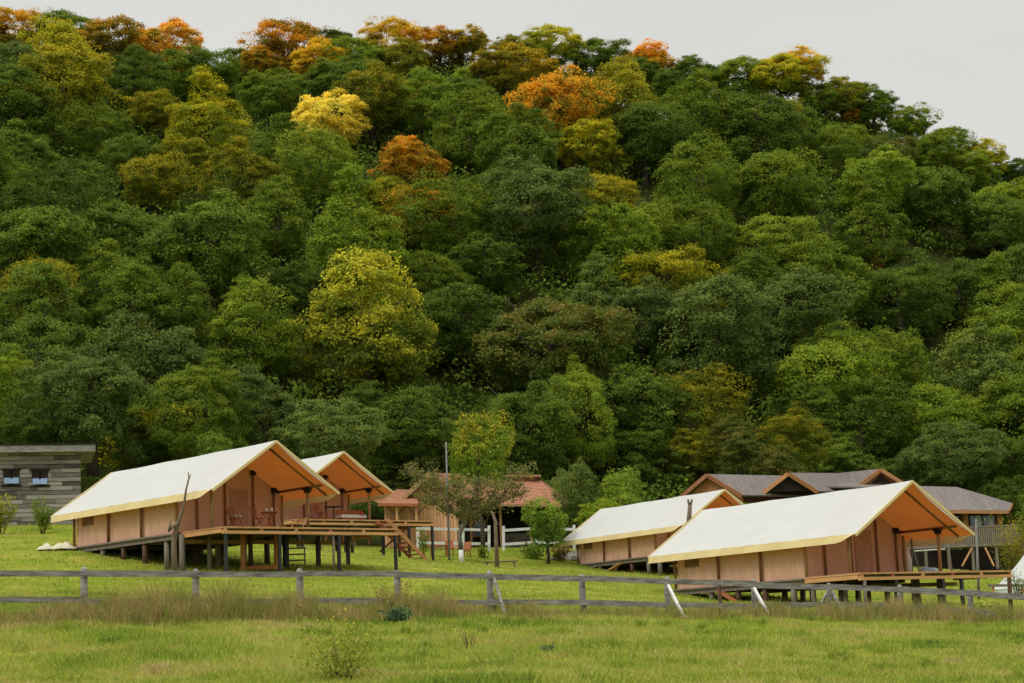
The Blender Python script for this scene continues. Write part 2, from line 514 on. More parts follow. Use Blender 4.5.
def blade_mat(name, pts, transl=0.3, nscale=0.30):
    m, nt, b = _nodes(name)
    N, L = nt.nodes, nt.links
    b.inputs['Roughness'].default_value = 0.7; b.inputs['Specular IOR Level'].default_value = 0.08
    a = N.new('ShaderNodeAttribute'); a.attribute_name = 'tint'
    tc = N.new('ShaderNodeTexCoord')
    n = N.new('ShaderNodeTexNoise'); n.inputs['Scale'].default_value = nscale; n.inputs['Detail'].default_value = 7; n.inputs['Roughness'].default_value = 0.6
    L.new(tc.outputs['Object'], n.inputs['Vector'])
    ad = N.new('ShaderNodeMath'); ad.operation = 'MULTIPLY_ADD'; ad.inputs[1].default_value = 0.45
    L.new(a.outputs['Fac'], ad.inputs[0])
    ma = N.new('ShaderNodeMath'); ma.operation = 'MULTIPLY_ADD'; ma.inputs[1].default_value = 2.0; ma.inputs[2].default_value = -0.72
    L.new(n.outputs['Fac'], ma.inputs[0]); L.new(ma.outputs[0], ad.inputs[2])
    r = N.new('ShaderNodeValToRGB'); e = r.color_ramp.elements
    while len(e) < len(pts): e.new(0.5)
    for k, (p, c) in enumerate(pts): e[k].position = p; e[k].color = rgb(c)
    L.new(ad.outputs[0], r.inputs['Fac']); L.new(r.outputs['Color'], b.inputs['Base Color'])
    tr = N.new('ShaderNodeBsdfTranslucent'); L.new(r.outputs['Color'], tr.inputs['Color'])
    ms = N.new('ShaderNodeMixShader'); ms.inputs['Fac'].default_value = transl
    L.new(b.outputs[0], ms.inputs[1]); L.new(tr.outputs[0], ms.inputs[2]); L.new(ms.outputs[0], N['Material Output'].inputs['Surface'])
    return m


GRASS = [(0.0, (0.09, 0.145, 0.022)), (0.22, (0.195, 0.27, 0.03)), (0.48, (0.305, 0.355, 0.048)), (0.68, (0.42, 0.39, 0.09)), (0.92, (0.46, 0.35, 0.16))]
M['grass'] = blade_mat('grass_blades', GRASS)
M['dry'] = blade_mat('dry_blades', [(0.08, (0.10, 0.155, 0.025)), (0.36, (0.21, 0.22, 0.045)), (0.6, (0.33, 0.24, 0.085)), (0.95, (0.50, 0.37, 0.18))], nscale=1.1)


def blades(name, P, H, Wd, lean, m, tint=None, kind='stuff', label=None, cat=None):
    n = len(P)
    a = RNG.uniform(0, 2 * np.pi, n); ca, sa = np.cos(a), np.sin(a)
    # blades mostly face the open side so that they keep width from any side view
    w = np.c_[ca, sa, np.zeros(n)] * (Wd / 2)[:, None]
    b = RNG.uniform(0, 2 * np.pi, n); l = lean * H
    tip = np.c_[np.cos(b) * l, np.sin(b) * l, H]
    mid = np.c_[np.cos(b) * l * 0.3, np.sin(b) * l * 0.3, H * 0.55]
    base = P - np.array([0, 0, 0.03])
    lo, hi = P + mid - w * 0.7, P + mid + w * 0.7
    v = np.stack([base - w, base + w, hi, lo, lo, hi, P + tip + w * .12, P + tip - w * .12], 1).reshape(-1, 3)
    o = fast_mesh(name, v, 4, m, {'tint': np.repeat(RNG.random(n) if tint is None else tint, 2)})
    tag(o, label, cat, kind=kind)
    return o


def scatter(n, y0, y1, margin=0.06, p=1.0):
    u = RNG.random(n)
    Y = np.sqrt(y0 ** 2 + u * (y1 ** 2 - y0 ** 2)) if p == 1.0 else y0 + (y1 - y0) * u ** p
    X = RNG.uniform(-0.256 - margin, 0.256 + margin, n) * Y + 0.012 * Y
    return X, Y


X1, Y1 = scatter(260000, 26, 66, p=1.15)
X2, Y2 = scatter(130000, 60, 138, p=1.0)
X = np.r_[X1, X2]; Y = np.r_[Y1, Y2]
patch = np.sin(X * 0.55 + 1.3 * np.sin(Y * 0.21)) * np.sin(Y * 0.33 + X * 0.12) * 0.5 + 0.5
lawn = Y > 62
Hh = np.where(lawn, RNG.uniform(0.05, 0.14, len(X)), RNG.uniform(0.04, 0.12, len(X)) * (0.7 + 0.8 * patch))
tall = (RNG.random(len(X)) < 0.006) & ~lawn
Hh = np.where(tall, RNG.uniform(0.25, 0.5, len(X)), Hh)
tint = np.clip(RNG.random(len(X)) * 0.9 + np.where(tall, 0.45, 0), 0, 1.4)
# tufts
tp_, tY = scatter(420, 27, 60)
kk = np.repeat(np.arange(420), 70)
tr_ = RNG.uniform(.06, .22, 420)
tx = tp_[kk] + RNG.normal(0, 1, len(kk)) * tr_[kk]; ty = tY[kk] + RNG.normal(0, 1, len(kk)) * tr_[kk] * 1.3
th_ = RNG.uniform(.10, .26, 420)[kk] * RNG.uniform(.5, 1.1, len(kk))
tt_ = np.where(RNG.random(420) < .7, -.25, .55)[kk] + RNG.random(len(kk)) * .5
X = np.r_[X, tx]; Y = np.r_[Y, ty]; Hh = np.r_[Hh, th_]; tint = np.r_[tint, tt_]; lawn = np.r_[lawn, np.zeros(len(kk), bool)]; tall = np.r_[tall, np.zeros(len(kk), bool)]
keep = (Y - 0.75 * X < 140)
blades('grass', np.c_[X, Y, hgt(X, Y)][keep], Hh[keep], np.where(lawn, 0.03, np.where(tall, 0.008, 0.018))[keep], RNG.uniform(0.2, 1.1, keep.sum()), M['grass'], tint[keep])

# ------------------------------------------------------------------ rail fence
FP = [(-30, 44.4), (85, 46.2), (195, 48), (301, 49.8), (397, 51.5), (490, 53), (583, 54.5), (667, 56), (719, 57), (754, 57.6), (830, 59), (901, 60.2), (970, 61.4), (1009, 62), (1060, 63)]
# top rail row, bottom rail row at each post
RT = [573, 573.5, 574, 574.5, 575, 576.5, 578.5, 582, 583.5, 585, 587, 590, 593.5, 597, 602]
RB = [601, 601, 601, 601, 601.5, 602, 602.5, 605, 606, 606.5, 605, 607, 612, 615, 619]
fence = thing('rail_fence', 'long weathered grey two-rail fence crossing the meadow, braced near the stilted tent', 'fence', gp(490, 53))
F0 = V(fence.location)
tops, bots, heads = [], [], []
for k, ((px, Y), a, b) in enumerate(zip(FP, RT, RB)):
    g = gp(px, Y); t = at(px, a, Y); bo = at(px, b, Y)
    g = V((t.x, t.y, h1(t.x, t.y)))
    tops.append(t); bots.append(bo)
    hd = t + V((0, 0, 0.16 if k % 2 else 0.12))
    mb = MB()
    mm = M['darklog'] if px in (719, 1009) else M['greywood']
    if px == 1009:
        hd = at(1009, 578, Y)
    lean = V((random.uniform(-.04, .04), 0, 0))
    if px == 719:
        mb.tube([g - V((0, 0, .3)) - F0, hd - F0], [0.06, 0.055], 7)
    elif px == 1009:
        mb.beam(g - V((0, 0, .3)) - F0, hd - F0, 0.10, 0.10)
    else:
        mb.tube([g - V((0, 0, .3)) - F0, (g + hd) / 2 + lean - F0, hd - V((0, 0, .08)) + lean - F0, hd + lean - F0], [0.095, 0.09, 0.085, 0.04], 8)
    o = mb.build('post', mm, fence, smooth=(px != 1009))
    if px == 719: o['label'] = 'thin dark fence post'
    if px == 1009: o['label'] = 'tall dark steel fence post'
for k in range(len(FP) - 1):
    for pts in (tops, bots):
        n = (pts[k + 1] - pts[k]); n.z = 0; n = V((n.y, -n.x, 0)).normalized() * 0.14
        j = V((0, 0, random.uniform(-.025, .025)))
        MB().beam(pts[k] + n - F0 + j - (pts[k + 1] - pts[k]) * 0.012, pts[k + 1] + n - F0 + j + (pts[k + 1] - pts[k]) * 0.012 * (1 if k % 2 else -1), 0.05, 0.125 + .055 * k / len(FP) + random.uniform(-.01, .02)).build('rail', M['greywood'], fence)
for (xa, ya, xb, yb, Y, wh) in ((668, 585, 685, 614, 55.7, 1), (754, 588, 771, 617, 57.2, 1), (832, 591, 849, 621, 58.6, 0), (828, 591, 812, 617, 59.3, 0), (494, 578, 506, 607, 52.7, 0)):
    p = at(xa, ya, Y); q = at(xb, yb, Y - 0.7); q.z = h1(q.x, q.y) - 0.05
    o = MB().beam(p - F0, q - F0, 0.065, 0.065).build('brace', M['whitepaint'] if wh else M['greywood'], fence)
    if wh: o['label'] = 'pale slanting brace'

# dry weeds along the fence
def along(n):
    t = RNG.random(n) ** 0.9
    px = t * 1100 - 30
    Yf = np.interp(px, [a for a, _ in FP], [b for _, b in FP])
    dens = 0.36 + 0.14 * (px > 640) + 0.75 * np.exp(-((px - 190) / 150.) ** 2) + 0.5 * np.exp(-((px - 395) / 40.) ** 2) + 0.3 * np.exp(-((px - 500) / 15.) ** 2) + 0.35 * np.exp(-((px - 900) / 120.) ** 2)
    clump = np.clip(0.42 + 0.45 * np.sin(px * 0.21 + np.sin(px * 0.09) * 3 + Yf) * np.sin(px * 0.057) + 0.25 * np.sin(px * 0.9 + np.sin(px * .37)), 0, 1)
    k = RNG.random(n) < dens * (0.2 + 0.8 * clump)
    px, Yf = px[k], Yf[k]
    Yy = Yf + RNG.normal(-0.7, 0.8, len(px))
    return (px - 512) / F * Yy + 0.008 * Yy, Yy, dens[k] * (0.35 + 0.75 * clump[k])
X, Y, dn = along(110000)
blades('dry_grass', np.c_[X, Y, hgt(X, Y)], RNG.uniform(0.15, 0.95, len(X)) * (0.16 + 0.95 * dn ** 1.3), np.full(len(X), 0.013), RNG.uniform(0.15, 0.9, len(X)), M['dry'])

# ------------------------------------------------------------------ safari tents
HW, LEN, DROP = 3.1, 13.6, 2.08
SL = DROP / HW


def roof_z(w):
    return RIDGE - abs(w) * SL


def make_tent():
    t = thing('safari_tent', 'tent', 'tent', (0, 0, 0))
    def slope(s, off, y0, y1, hw):
        def fn(u, v):
            w = s * hw * u; y = y0 + (y1 - y0) * v
            sag = -0.07 * math.sin(math.pi * u) * (0.5 + 0.5 * math.cos(2 * math.pi * (y - y0) / 2.9)) - 0.03 * math.sin(math.pi * u)
            rs = 0.010 * math.sin(y * 3.7 + 2.5 * u) * u + 0.005 * math.sin(y * 8.3 - 4 * u) * u * u - 0.028 * (1 - u) ** 3 * math.sin(math.pi * ((y - y0) / 4.4 % 1.0))
            return (w, y, roof_z(w) + off + sag + rs)
        return fn
    mb = MB()
    for s in (-1, 1):
        mb.grid(slope(s, 0.0, 0, LEN, HW), 10, 48)
    mb.build('roof_canvas', M['canvas'], t, smooth=True)
    mb = MB()
    for s in (-1, 1):
        mb.grid(slope(s, -0.07, 0.04, LEN - 0.05, HW - 0.03), 8, 40)
    mb.build('ceiling_lining', M['lining'], t, smooth=True)
    # valance skirts below the eaves
    for s in (-1, 1):
        x = s * (HW + 0.005)
        mb = MB()
        top = [(x, 0.0, roof_z(HW) + 0.0), (x, LEN, roof_z(HW))]
        n = 34
        vs, fs = [], []
        for i in range(n + 1):
            y = LEN * i / n
            d = 0.30 * min(1, y / 0.95)
            wv = 0.012 * math.sin(y * 5.1) + 0.01 * math.sin(y * 2.3)
            vs += [(x, y, roof_z(HW) + 0.002), (x + s * (0.05 + wv), y, roof_z(HW) - d)]
        fs = [(2 * i, 2 * i + 1, 2 * i + 3, 2 * i + 2) for i in range(n)]
        mb.add(vs, fs).build('valance', M['valance'], t)
    for y, nm in ((-0.02, 'front'), (LEN + 0.02, 'rear')):
        for s in (-1, 1):
            MB().beam((0, y, RIDGE - 0.045), (s * (HW + 0.03), y, RIDGE - 0.045 - (HW + 0.03) * SL), 0.05, 0.11).build('rake_trim', M['valance'], t)
    # log frame of the porch
    def log(name, p, q, r, m='log'):
        MB().tube([p, q], r, 8).build(name, M[m], t, smooth=True)
    log('ridge_pole', (0, 0.15, RIDGE - 0.17), (0, LEN - 0.2, RIDGE - 0.17), 0.07)
    for s in (-1, 1):
        log('eave_pole', (s * 2.42, 0.25, roof_z(2.42) - 0.16), (s * 2.42, 3.7, roof_z(2.42) - 0.16), 0.06, 'fascialog')
        log('rafter', (0, 0.75, RIDGE - 0.14), (s * 3.0, 0.75, roof_z(3.0) - 0.14), 0.055, 'fascialog')
        log('porch_post', (s * 2.38, 1.25, 0), (s * 2.38, 1.25, roof_z(2.38) - 0.24), 0.07)
        mb = MB(); z = roof_z(2.38) - 0.30
        mb.box((s * 2.38, 1.25, z), (0.20, 0.20, 0.24))
        for dx, dy in ((0.28, 0), (-0.28, 0), (0, 0.28), (0, -0.28)):
            mb.beam((s * 2.38, 1.25, z - 0.16), (s * 2.38 + dx, 1.25 + dy, z + 0.10), 0.05, 0.05)
        mb.build('post_bracket', M['bracket'], t)
    # tent body
    B, UF, UR, TH = 2.55, 3.6, 12.3, 0.05
    zc = lambda w: roof_z(w) - 0.11
    front = MB().prism([(-B, UF, 0), (B, UF, 0), (B, UF, zc(B)), (0, UF, zc(0)), (-B, UF, zc(B))], (0, TH, 0)).build('front_wall', M['tan'], t)
    MB().prism([(-B, UR, -0.02), (B, UR, -0.02), (B, UR, zc(B)), (0, UR, zc(0)), (-B, UR, zc(B))], (0, -TH, 0)).build('rear_wall', M['tan'], t)
    for s in (-1, 1):
        x = s * B
        def fn(u, v, x=x, s=s):
            y = UF + 0.002 + (UR - UF - 0.004) * u
            ph = 4 * math.pi * 3 * u
            pl = (0.03 * math.sin(y * 9.5) + 0.02 * math.sin(y * 21 + 1.5)) * (0.25 + 0.75 * v) + 0.06 * math.sin(math.pi * (u * 3 % 1.0)) * math.sin(math.pi * v)
            return (x + s * pl, y, zc(B) * (1 - v) + (-0.02) * v)
        wl = MB().grid(fn, 150, 8).build('side_wall', M['tan'], t, smooth=True)
        # window flap in the rear bay
        fl = MB().box((x + s * 0.075, 11.15, 1.12), (0.03, 0.98, 0.50)).build('window_flap', M['flap'], wl)
        MB().beam((x + s * 0.085, 10.62, 0.86), (x + s * 0.085, 11.68, 0.86), 0.04, 0.04).build('window_edge', M['log'], wl)
        for y in (UF - 0.02, 6.45, 9.3, UR + 0.04):
            log('wall_post', (x + s * 0.10, y, -0.05), (x + s * 0.10, y, zc(B) - 0.10), 0.06, 'log' if y < 4 else 'fascialog')
    for w in (-1.66, -0.27, 1.14, 2.2):
        log('front_post', (w, UF - 0.07, 0), (w, UF - 0.07, zc(w) - 0.05), 0.05, 'fascialog')
    mb = MB(); mb.box((2.2, UF - 0.12, zc(2.2) - 0.12), (0.22, 0.2, 0.22)); mb.build('post_bracket', M['bracket'], t)
    mb = MB(); mb.box((1.14, UF - 0.12, zc(1.14) - 0.10), (0.2, 0.18, 0.2)); mb.build('post_bracket', M['bracket'], t)
    MB().box((0.45, UF - 0.025, 0.95), (0.9, 0.02, 1.85)).build('door_flap', mat('door_canvas', (0.46, 0.25, 0.16), rough=0.9), front)
    return t


TL = {1: 'cream canvas safari tent beside the weathered cabin, folding chairs on its stilted porch',
      2: 'cream safari tent tucked behind the chair porch, black pedestal table on its deck',
      3: 'cream safari tent behind the braced rail fence, hiding most of the brown-roofed house',
      4: 'cream safari tent half hidden by the roof of another, forked dead trunk before it'}
base_tent = make_tent()
for n in (1, 2, 3, 4):
    (x, y, z), th = TENT[n]
    if n == 1:
        base_tent.location = (x, y, z - RIDGE); base_tent.rotation_euler = (0, 0, th)
        base_tent['label'] = TL[1]; base_tent['group'] = 'safari tents on the slope'
    else:
        dup(base_tent, (x, y, z - RIDGE), th, TL[n], 'safari tents on the slope')


# ------------------------------------------------------------------ decks
def make_deck(n, label, w0, w1, stilts, front=True, u0=0.3, side_stair=None, xw=None):
    """timber platform of tent n; local axes w, u, z (z = 0 at the floor)"""
    (x, y, z), th = TENT[n]
    L0 = V((x, y, z - RIDGE))
    d = thing('timber_deck', label, 'deck', L0, th, 'timber decks under the safari tents')
    t = 0.07
    def gz(w, u):
        p = tw(n, w, u); return h1(p.x, p.y) - L0.z
    MB().box(((w0 + w1) / 2, (u0 + 3.6) / 2, -t / 2 - 0.004), (w1 - w0, 3.6 - u0, t)).build('decking', M['deckboard'], d)
    MB().box((0, (3.602 + 12.55) / 2, -t / 2 - 0.03), (5.5, 12.55 - 3.602, t)).build('tent_floor', M['stiltwood'], d)
    # front frame: blocks and lower beam
    k = int((w1 - w0) / 1.6)
    for i in range(k + 1):
        w = w0 + 0.12 + (w1 - w0 - 0.24) * i / k
        MB().box((w, u0 + 0.06, -t - 0.004 - 0.052), (0.14, 0.10, 0.104)).build('spacer_block', M['redwood' if i % 2 else 'newwood'], d)
    MB().box(((w0 + w1) / 2, u0 + 0.06, -t - 0.17), (w1 - w0, 0.12, 0.12)).build('front_beam', M['newwood'], d)
    MB().box(((w0 + w1) / 2, u0 + 0.45, -t - 0.10), (w1 - w0 - 0.1, 0.06, 0.16)).build('inner_joist', M['stiltwood'], d)
    MB().box((w0 + 0.05, (u0 + 0.12 + 3.6) / 2, -t - 0.10), (0.10, 3.6 - u0 - 0.14, 0.16)).build('side_beam', M['newwood'], d)
    MB().box((w1 - 0.05, (u0 + 0.12 + 3.6) / 2, -t - 0.10), (0.10, 3.6 - u0 - 0.14, 0.16)).build('side_beam', M['newwood'], d)
    MB().box(((w0 + w1) / 2, 3.5, -0.40), (w1 - w0, 0.14, 0.16)).build('cross_beam', M['log'], d)
    for s in (-1, 1):
        MB().box((s * 2.6, 8.1, -0.20), (0.12, 8.9, 0.18)).build('bearer', M['stiltwood'], d)
    for u in (6.4, 9.3):
        MB().box((0, u, -0.26), (5.0, 0.12, 0.14)).build('joist', M['stiltwood'], d)
    for (w, u, r, mm) in stilts:
        g = gz(w, u) - 0.25
        zt = -0.115 if (u > 3.7) else (-0.30 if u < 1 else -0.12)
        if g > zt - 0.1: continue
        mb = MB()
        if mm == 'blacksteel':
            mb.box((w, u, (g + zt) / 2), (r * 2, r * 2, zt - g))
        else:
            mb.tube([(w, u, g), (w, u, zt)], [r * 1.1, r], 8)
        mb.build('stilt', M[mm], d, smooth=(mm != 'blacksteel'))
    return d, gz


def grid_stilts(ws, us, r=0.10):
    return [(w, u, r, random.choice(['stiltwood', 'stiltwood', 'darklog'])) for w in ws for u in us]


random.seed(3)
body = grid_stilts((-2.5, 0, 2.5), (4.6, 6.4, 8.2, 10.0), 0.12)
d1, gz1 = make_deck(1, 'wide timber deck on black posts carrying the folding chairs beside the dead trunk', -2.45, 6.45,
    [(-2.3, .36, .055, 'blacksteel'), (.3, .36, .06, 'blacksteel'), (3.3, .36, .06, 'blacksteel'), (3.05, .40, .05, 'stiltwood'), (6.3, .36, .055, 'blacksteel'),
     (-2.5, 3.4, .12, 'stiltwood'), (-.3, 2.2, .10, 'orangelog'), (1.5, 2.4, .10, 'orangelog'), (-1.3, 3.2, .1, 'stiltwood'), (.8, 3.3, .1, 'darklog'), (2.6, 3.3, .10, 'blacksteel'), (4.3, 3.3, .08, 'blacksteel'), (5.9, 3.3, .07, 'blacksteel')] + body)
d2, gz2 = make_deck(2, 'reddish timber deck with stairs down to the lawn, black pedestal table on it', -3.0, 5.95,
    [(-2.6, .36, .06, 'blacksteel'), (0.2, .36, .06, 'blacksteel'), (2.6, .36, .06, 'blacksteel'), (4.3, .36, .06, 'blacksteel'), (5.85, .36, .055, 'blacksteel'), (5.8, 3.4, .06, 'blacksteel'), (2.6, 3.3, .09, 'stiltwood')] + body)
d3, gz3 = make_deck(3, 'timber deck reaching out behind the braced rail fence, dark steel stilts below', -2.75, 5.4,
    [(-2.5, .36, .07, 'stiltwood'), (-.9, .36, .06, 'blacksteel'), (.4, .8, .07, 'darklog'), (1.6, .36, .06, 'blacksteel'), (2.6, .36, .06, 'blacksteel'), (5.25, .36, .055, 'blacksteel'),
     (-1.7, 2.4, .08, 'stiltwood'), (-.3, 2.6, .08, 'darklog'), (1.0, 2.4, .08, 'darklog'), (2.8, 3.2, .18, 'stiltwood'), (4.2, 3.2, .16, 'stiltwood'), (-2.5, 3.4, .10, 'stiltwood')] + body)
d4, gz4 = make_deck(4, 'timber deck on squat grey stilts under the half hidden tent', -2.75, 5.0,
    [(-2.5, .36, .10, 'stiltwood'), (0, .36, .1, 'stiltwood'), (2.5, .36, .1, 'stiltwood'), (4.8, .36, .07, 'stiltwood'), (-2.5, 3.4, .14, 'stiltwood'), (2.5, 3.4, .1, 'stiltwood')] + body)


# stairs of the second deck
def stairs(d, gz, w, u, dirw, run, name='staircase', m='redwood', width=1.1):
    # descends along +w from (w, u)
    zg = gz(w + run, u)
    n = max(4, int(-zg / 0.2))
    st = None
    for s in (0, 1):
        uu = u + s * width
        o = MB().beam((w, uu, -0.12), (w + run, uu, zg + 0.05), 0.06, 0.19).build('stair_stringer', M['stairwood'] if s == 0 else M[m], d)
    for i in range(1, n):
        f = i / n
        MB().box((w + run * f, u + width / 2, -0.06 + (zg + 0.05) * f), (0.30, width - 0.07, 0.05)).build('tread', M[m], d)
stairs(d2, gz2, 2.05, -0.92, 1, 2.45)
# crossed braces behind the stairs
for (a, b) in (((4.4, 2.5, -0.15), (5.8, 3.3, -1.5)), ((5.8, 2.5, -0.15), (4.4, 3.3, -1.5))):
    MB().beam(a, b, 0.08, 0.10).build('cross_brace', M['redwood'], d2)
# slanting boards beneath decks 3 and 4
for d, gz, a, b, mm in ((d3, gz3, (-2.75, 9.2), (-2.95, 7.7), 'redwood'), (d4, gz4, (-2.75, 7.2), (-2.95, 8.6), 'newwood')):
    MB().beam((a[0], a[1], -0.25), (b[0], b[1], gz(*b) - 0.05), 0.05, 0.30, (1, 0, 0)).build('leaning_board', M[mm], d)


# ------------------------------------------------------------------ porch furniture
def folding_chair(label, n, w, u, rz, group='folding wooden chairs on the decks'):
    p = tw(n, w, u, 0.0)
    c = thing('folding_chair', label, 'chair', p, TENT[n][1] + rz, group)
    sm = MB()
    for i in range(5): sm.box((0, -0.16 + i * 0.085, 0.43), (0.42, 0.07, 0.02))
    sm.build('seat', M['redwood'], c)
    bk = MB()
    for i in range(4): bk.beam((-0.2, 0.26 + 0.035 * i, 0.58 + 0.09 * i), (0.2, 0.26 + 0.035 * i, 0.58 + 0.09 * i), 0.02, 0.07)
    bk.build('backrest', M['redwood'], c)
    for s in (-1, 1):
        MB().beam((s * 0.23, -0.28, 0), (s * 0.23, 0.40, 0.95), 0.035, 0.05).build('leg', M['redwood'], c)
        MB().beam((s * 0.19, 0.30, 0), (s * 0.19, -0.22, 0.42), 0.035, 0.05).build('leg', M['redwood'], c)
    return c


folding_chair('folding wooden chair with a grey blanket thrown over its seat', 1, -0.95, 1.7, 1.9)
folding_chair('empty folding wooden chair drawn up to the round table with cups', 1, 0.0, 1.25, 1.5)
folding_chair('folding wooden chair behind the black pedestal table', 2, -0.65, 1.3, 1.7)
b = MB().grid(lambda u, v: (tw(1, -0.95 + (u - .5) * .5 + .03 * math.sin(9 * v), 1.7 + (v - .5) * .5, 0.47 + 0.16 * math.sin(math.pi * u) * math.sin(math.pi * v) + 0.02 * math.sin(17 * u + 5 * v)) - tw(1, -0.95, 1.7, 0)), 10, 10)
for k in range(8):
    pass
o = b.build('blanket', M['cushion'], None, True, tw(1, -0.95, 1.7, 0)); tag(o, 'crumpled grey-green blanket lying on a folding chair seat', 'blanket')


def round_table(name, label, n, w, u, r, h, m, top_m, legs=True):
    t = thing(name, label, 'table', tw(n, w, u), TENT[n][1])
    MB().tube([(0, 0, h - 0.035), (0, 0, h)], r, 18).build('tabletop', M[top_m], t)
    if legs:
        for s in (-1, 1):
            MB().beam((s * r * .6, -r * .5, 0), (-s * r * .6, r * .5, h - 0.04), 0.04, 0.05).build('leg', M[m], t)
            MB().beam((s * r * .6, r * .5, 0), (-s * r * .6, -r * .5, h - 0.04), 0.04, 0.05).build('leg', M[m], t)
    else:
        MB().tube([(0, 0, 0.03), (0, 0, h - 0.035)], 0.035, 8).build('pedestal', M[m], t)
        MB().tube([(0, 0, 0), (0, 0, 0.03)], 0.22, 14).build('base', M[m], t)
    return t
round_table('round_table', 'round reddish wooden table with white cups beside the folding chairs', 1, 0.75, 1.75, 0.38, 0.74, 'redwood', 'redwood')
round_table('pedestal_table', 'black round pedestal table standing on the reddish deck', 2, -0.1, 0.95, 0.45, 0.72, 'bracket', 'bracket', False)
for k, (dw, du, hh, lb) in enumerate(((-0.14, 0.0, 0.13, 'small white cup at the chair side of the round wooden table'), (0.16, 0.05, 0.17, 'taller white mug beside the small cup on the round wooden table'))):
    o = MB().tube([(0, 0, 0), (0, 0, hh)], [0.05, 0.06], 10).build('cup', M['whitepaint'], None, True, tw(1, 0.75 + dw, 1.75 + du, 0.742)); tag(o, lb, 'cup')
# low lounger and sofa
lo = thing('low_lounger', 'low pale wooden lounger at the edge of the chair deck', 'lounger', tw(1, 1.45, 0.9), TENT[1][1] + 0.2)
MB().beam((-0.4, 0, 0.16), (0.35, 0, 0.20), 0.5, 0.05).build('seat', M['newwood'], lo)
MB().beam((0.33, 0, 0.2), (0.55, 0, 0.42), 0.5, 0.05).build('backrest', M['newwood'], lo)
for sx in (-.35, .3):
    for sy in (-.2, .2):
        MB().box((sx, sy, 0.075), (0.05, 0.05, 0.15)).build('leg', M['newwood'], lo)
sf = thing('garden_sofa', 'white cushioned garden sofa on the reddish deck', 'sofa', tw(2, 1.7, 2.0), TENT[2][1])
MB().box((0, 0, 0.30), (1.6, 0.6, 0.16)).build('cushion', M['whitepaint'], sf)
MB().box((0, 0, 0.11), (1.5, 0.55, 0.20)).build('frame', M['redwood'], sf)
MB().box((0, 0.30, 0.52), (1.5, 0.12, 0.30)).build('backrest', M['redwood'], sf)
o = MB().grid(lambda u, v: (0.35 * (u - .5), 0.3 * (v - .5), 0.24 * math.sin(math.pi * u) * math.sin(math.pi * v)), 6, 6).build('red_cushion', M['red'], None, True, tw(2, 2.2, 1.75, 0.385)); tag(o, 'small red cushion lying on the white garden sofa', 'cushion')
# things on the third porch
o = MB().tube([(0, 0, 0), (0.02, 0.02, 0.6), (-0.05, 0, 1.15)], [0.1, 0.11, 0.08], 9).build('canvas_roll', M['whitepaint'], None, True, tw(3, 2.33, 3.0)); tag(o, 'white roll of canvas standing upright against the porch wall', 'roll')
o = MB().grid(lambda u, v: (0.9 * (u - .5), 0.5 * (v - .5), (0.32 + .06 * math.sin(8 * u)) * math.sin(math.pi * u) ** .6 * math.sin(math.pi * v) ** .6), 12, 8).build('cloth_bundle', M['blue'], None, True, tw(3, 3.0, 2.6)); tag(o, 'crumpled blue-grey cloth bundle lying on the porch above the braced fence', 'cloth')
for (w, u, l, dx, lb) in ((2.75, 3.3, 1.5, 0.1, 'pale upright pole standing beside the white canvas roll'), (3.3, 3.4, 1.5, -0.3, 'pale slanting pole beside the cloth bundle'), (4.9, 3.2, 2.1, -0.1, 'thin steel pole standing free on the porch beyond the bracketed post')):
    o = MB().tube([(0, 0, 0), (dx, 0.1, l)], 0.035, 6).build('pole', M['pole'], None, True, tw(3, w, u)); tag(o, lb, 'pole')

# ------------------------------------------------------------------ loose things round the first deck
def place(px, Y, dz=0.0):
    g = gp(px, Y); return V((g.x, g.y, g.z + dz))
# dead trunks
def dead_trunk(label, pts, radii, extra, Y):
    base = at(pts[0][0], pts[0][1], Y); base.z = h1(base.x, base.y) - 0.1
    t = thing('dead_trunk', label, 'dead tree', base)
    P = [V((0, 0, 0))] + [at(x, y, Y) - base for x, y in pts[1:]]
    MB().tube(P, radii, 8).build('trunk', M['deadwood'], t, smooth=True)
    for e, r in extra:
        MB().tube([at(x, y, yy) - base for x, y, yy in e], r, 6).build('branch', M['deadwood'], t, smooth=True)
dead_trunk('bare dead trunk rising past the eave of the tent with folding chairs', [(175, 571), (174, 552), (174, 536), (179, 520), (184, 505), (186, 490), (189, 478), (188, 472)], [.13, .12, .11, .075, .055, .042, .032, .02], [
    ([(187.5, 481, 81.2), (190, 477, 81.2), (190.5, 474, 81.1)], [.03, .022, .012]), ([(178, 523, 81.2), (172, 527, 81), (169, 531, 80.8), (171, 520, 80.7)], [.07, .08, .07, .02])], 81.2)
dead_trunk('forked dead trunk standing before the half hidden tent', [(688, 580), (688.5, 540), (689, 520), (690, 505)], [.2, .16, .14, .11], [
    ([(690, 506, 112), (688.5, 502, 112), (688, 499, 112)], [.09, .07, .05]), ([(690, 506, 112), (691.5, 502, 112), (692, 499, 112)], [.09, .07, .05])], 112)
dead_trunk('thin broken dead trunk with a pale hooked top before the white fence', [(497, 560), (496, 540), (495.5, 522), (493, 514), (491, 511)], [.12, .10, .09, .075, .04], [([(495, 519, 104), (499, 525, 104)], [.04, .02])], 104)

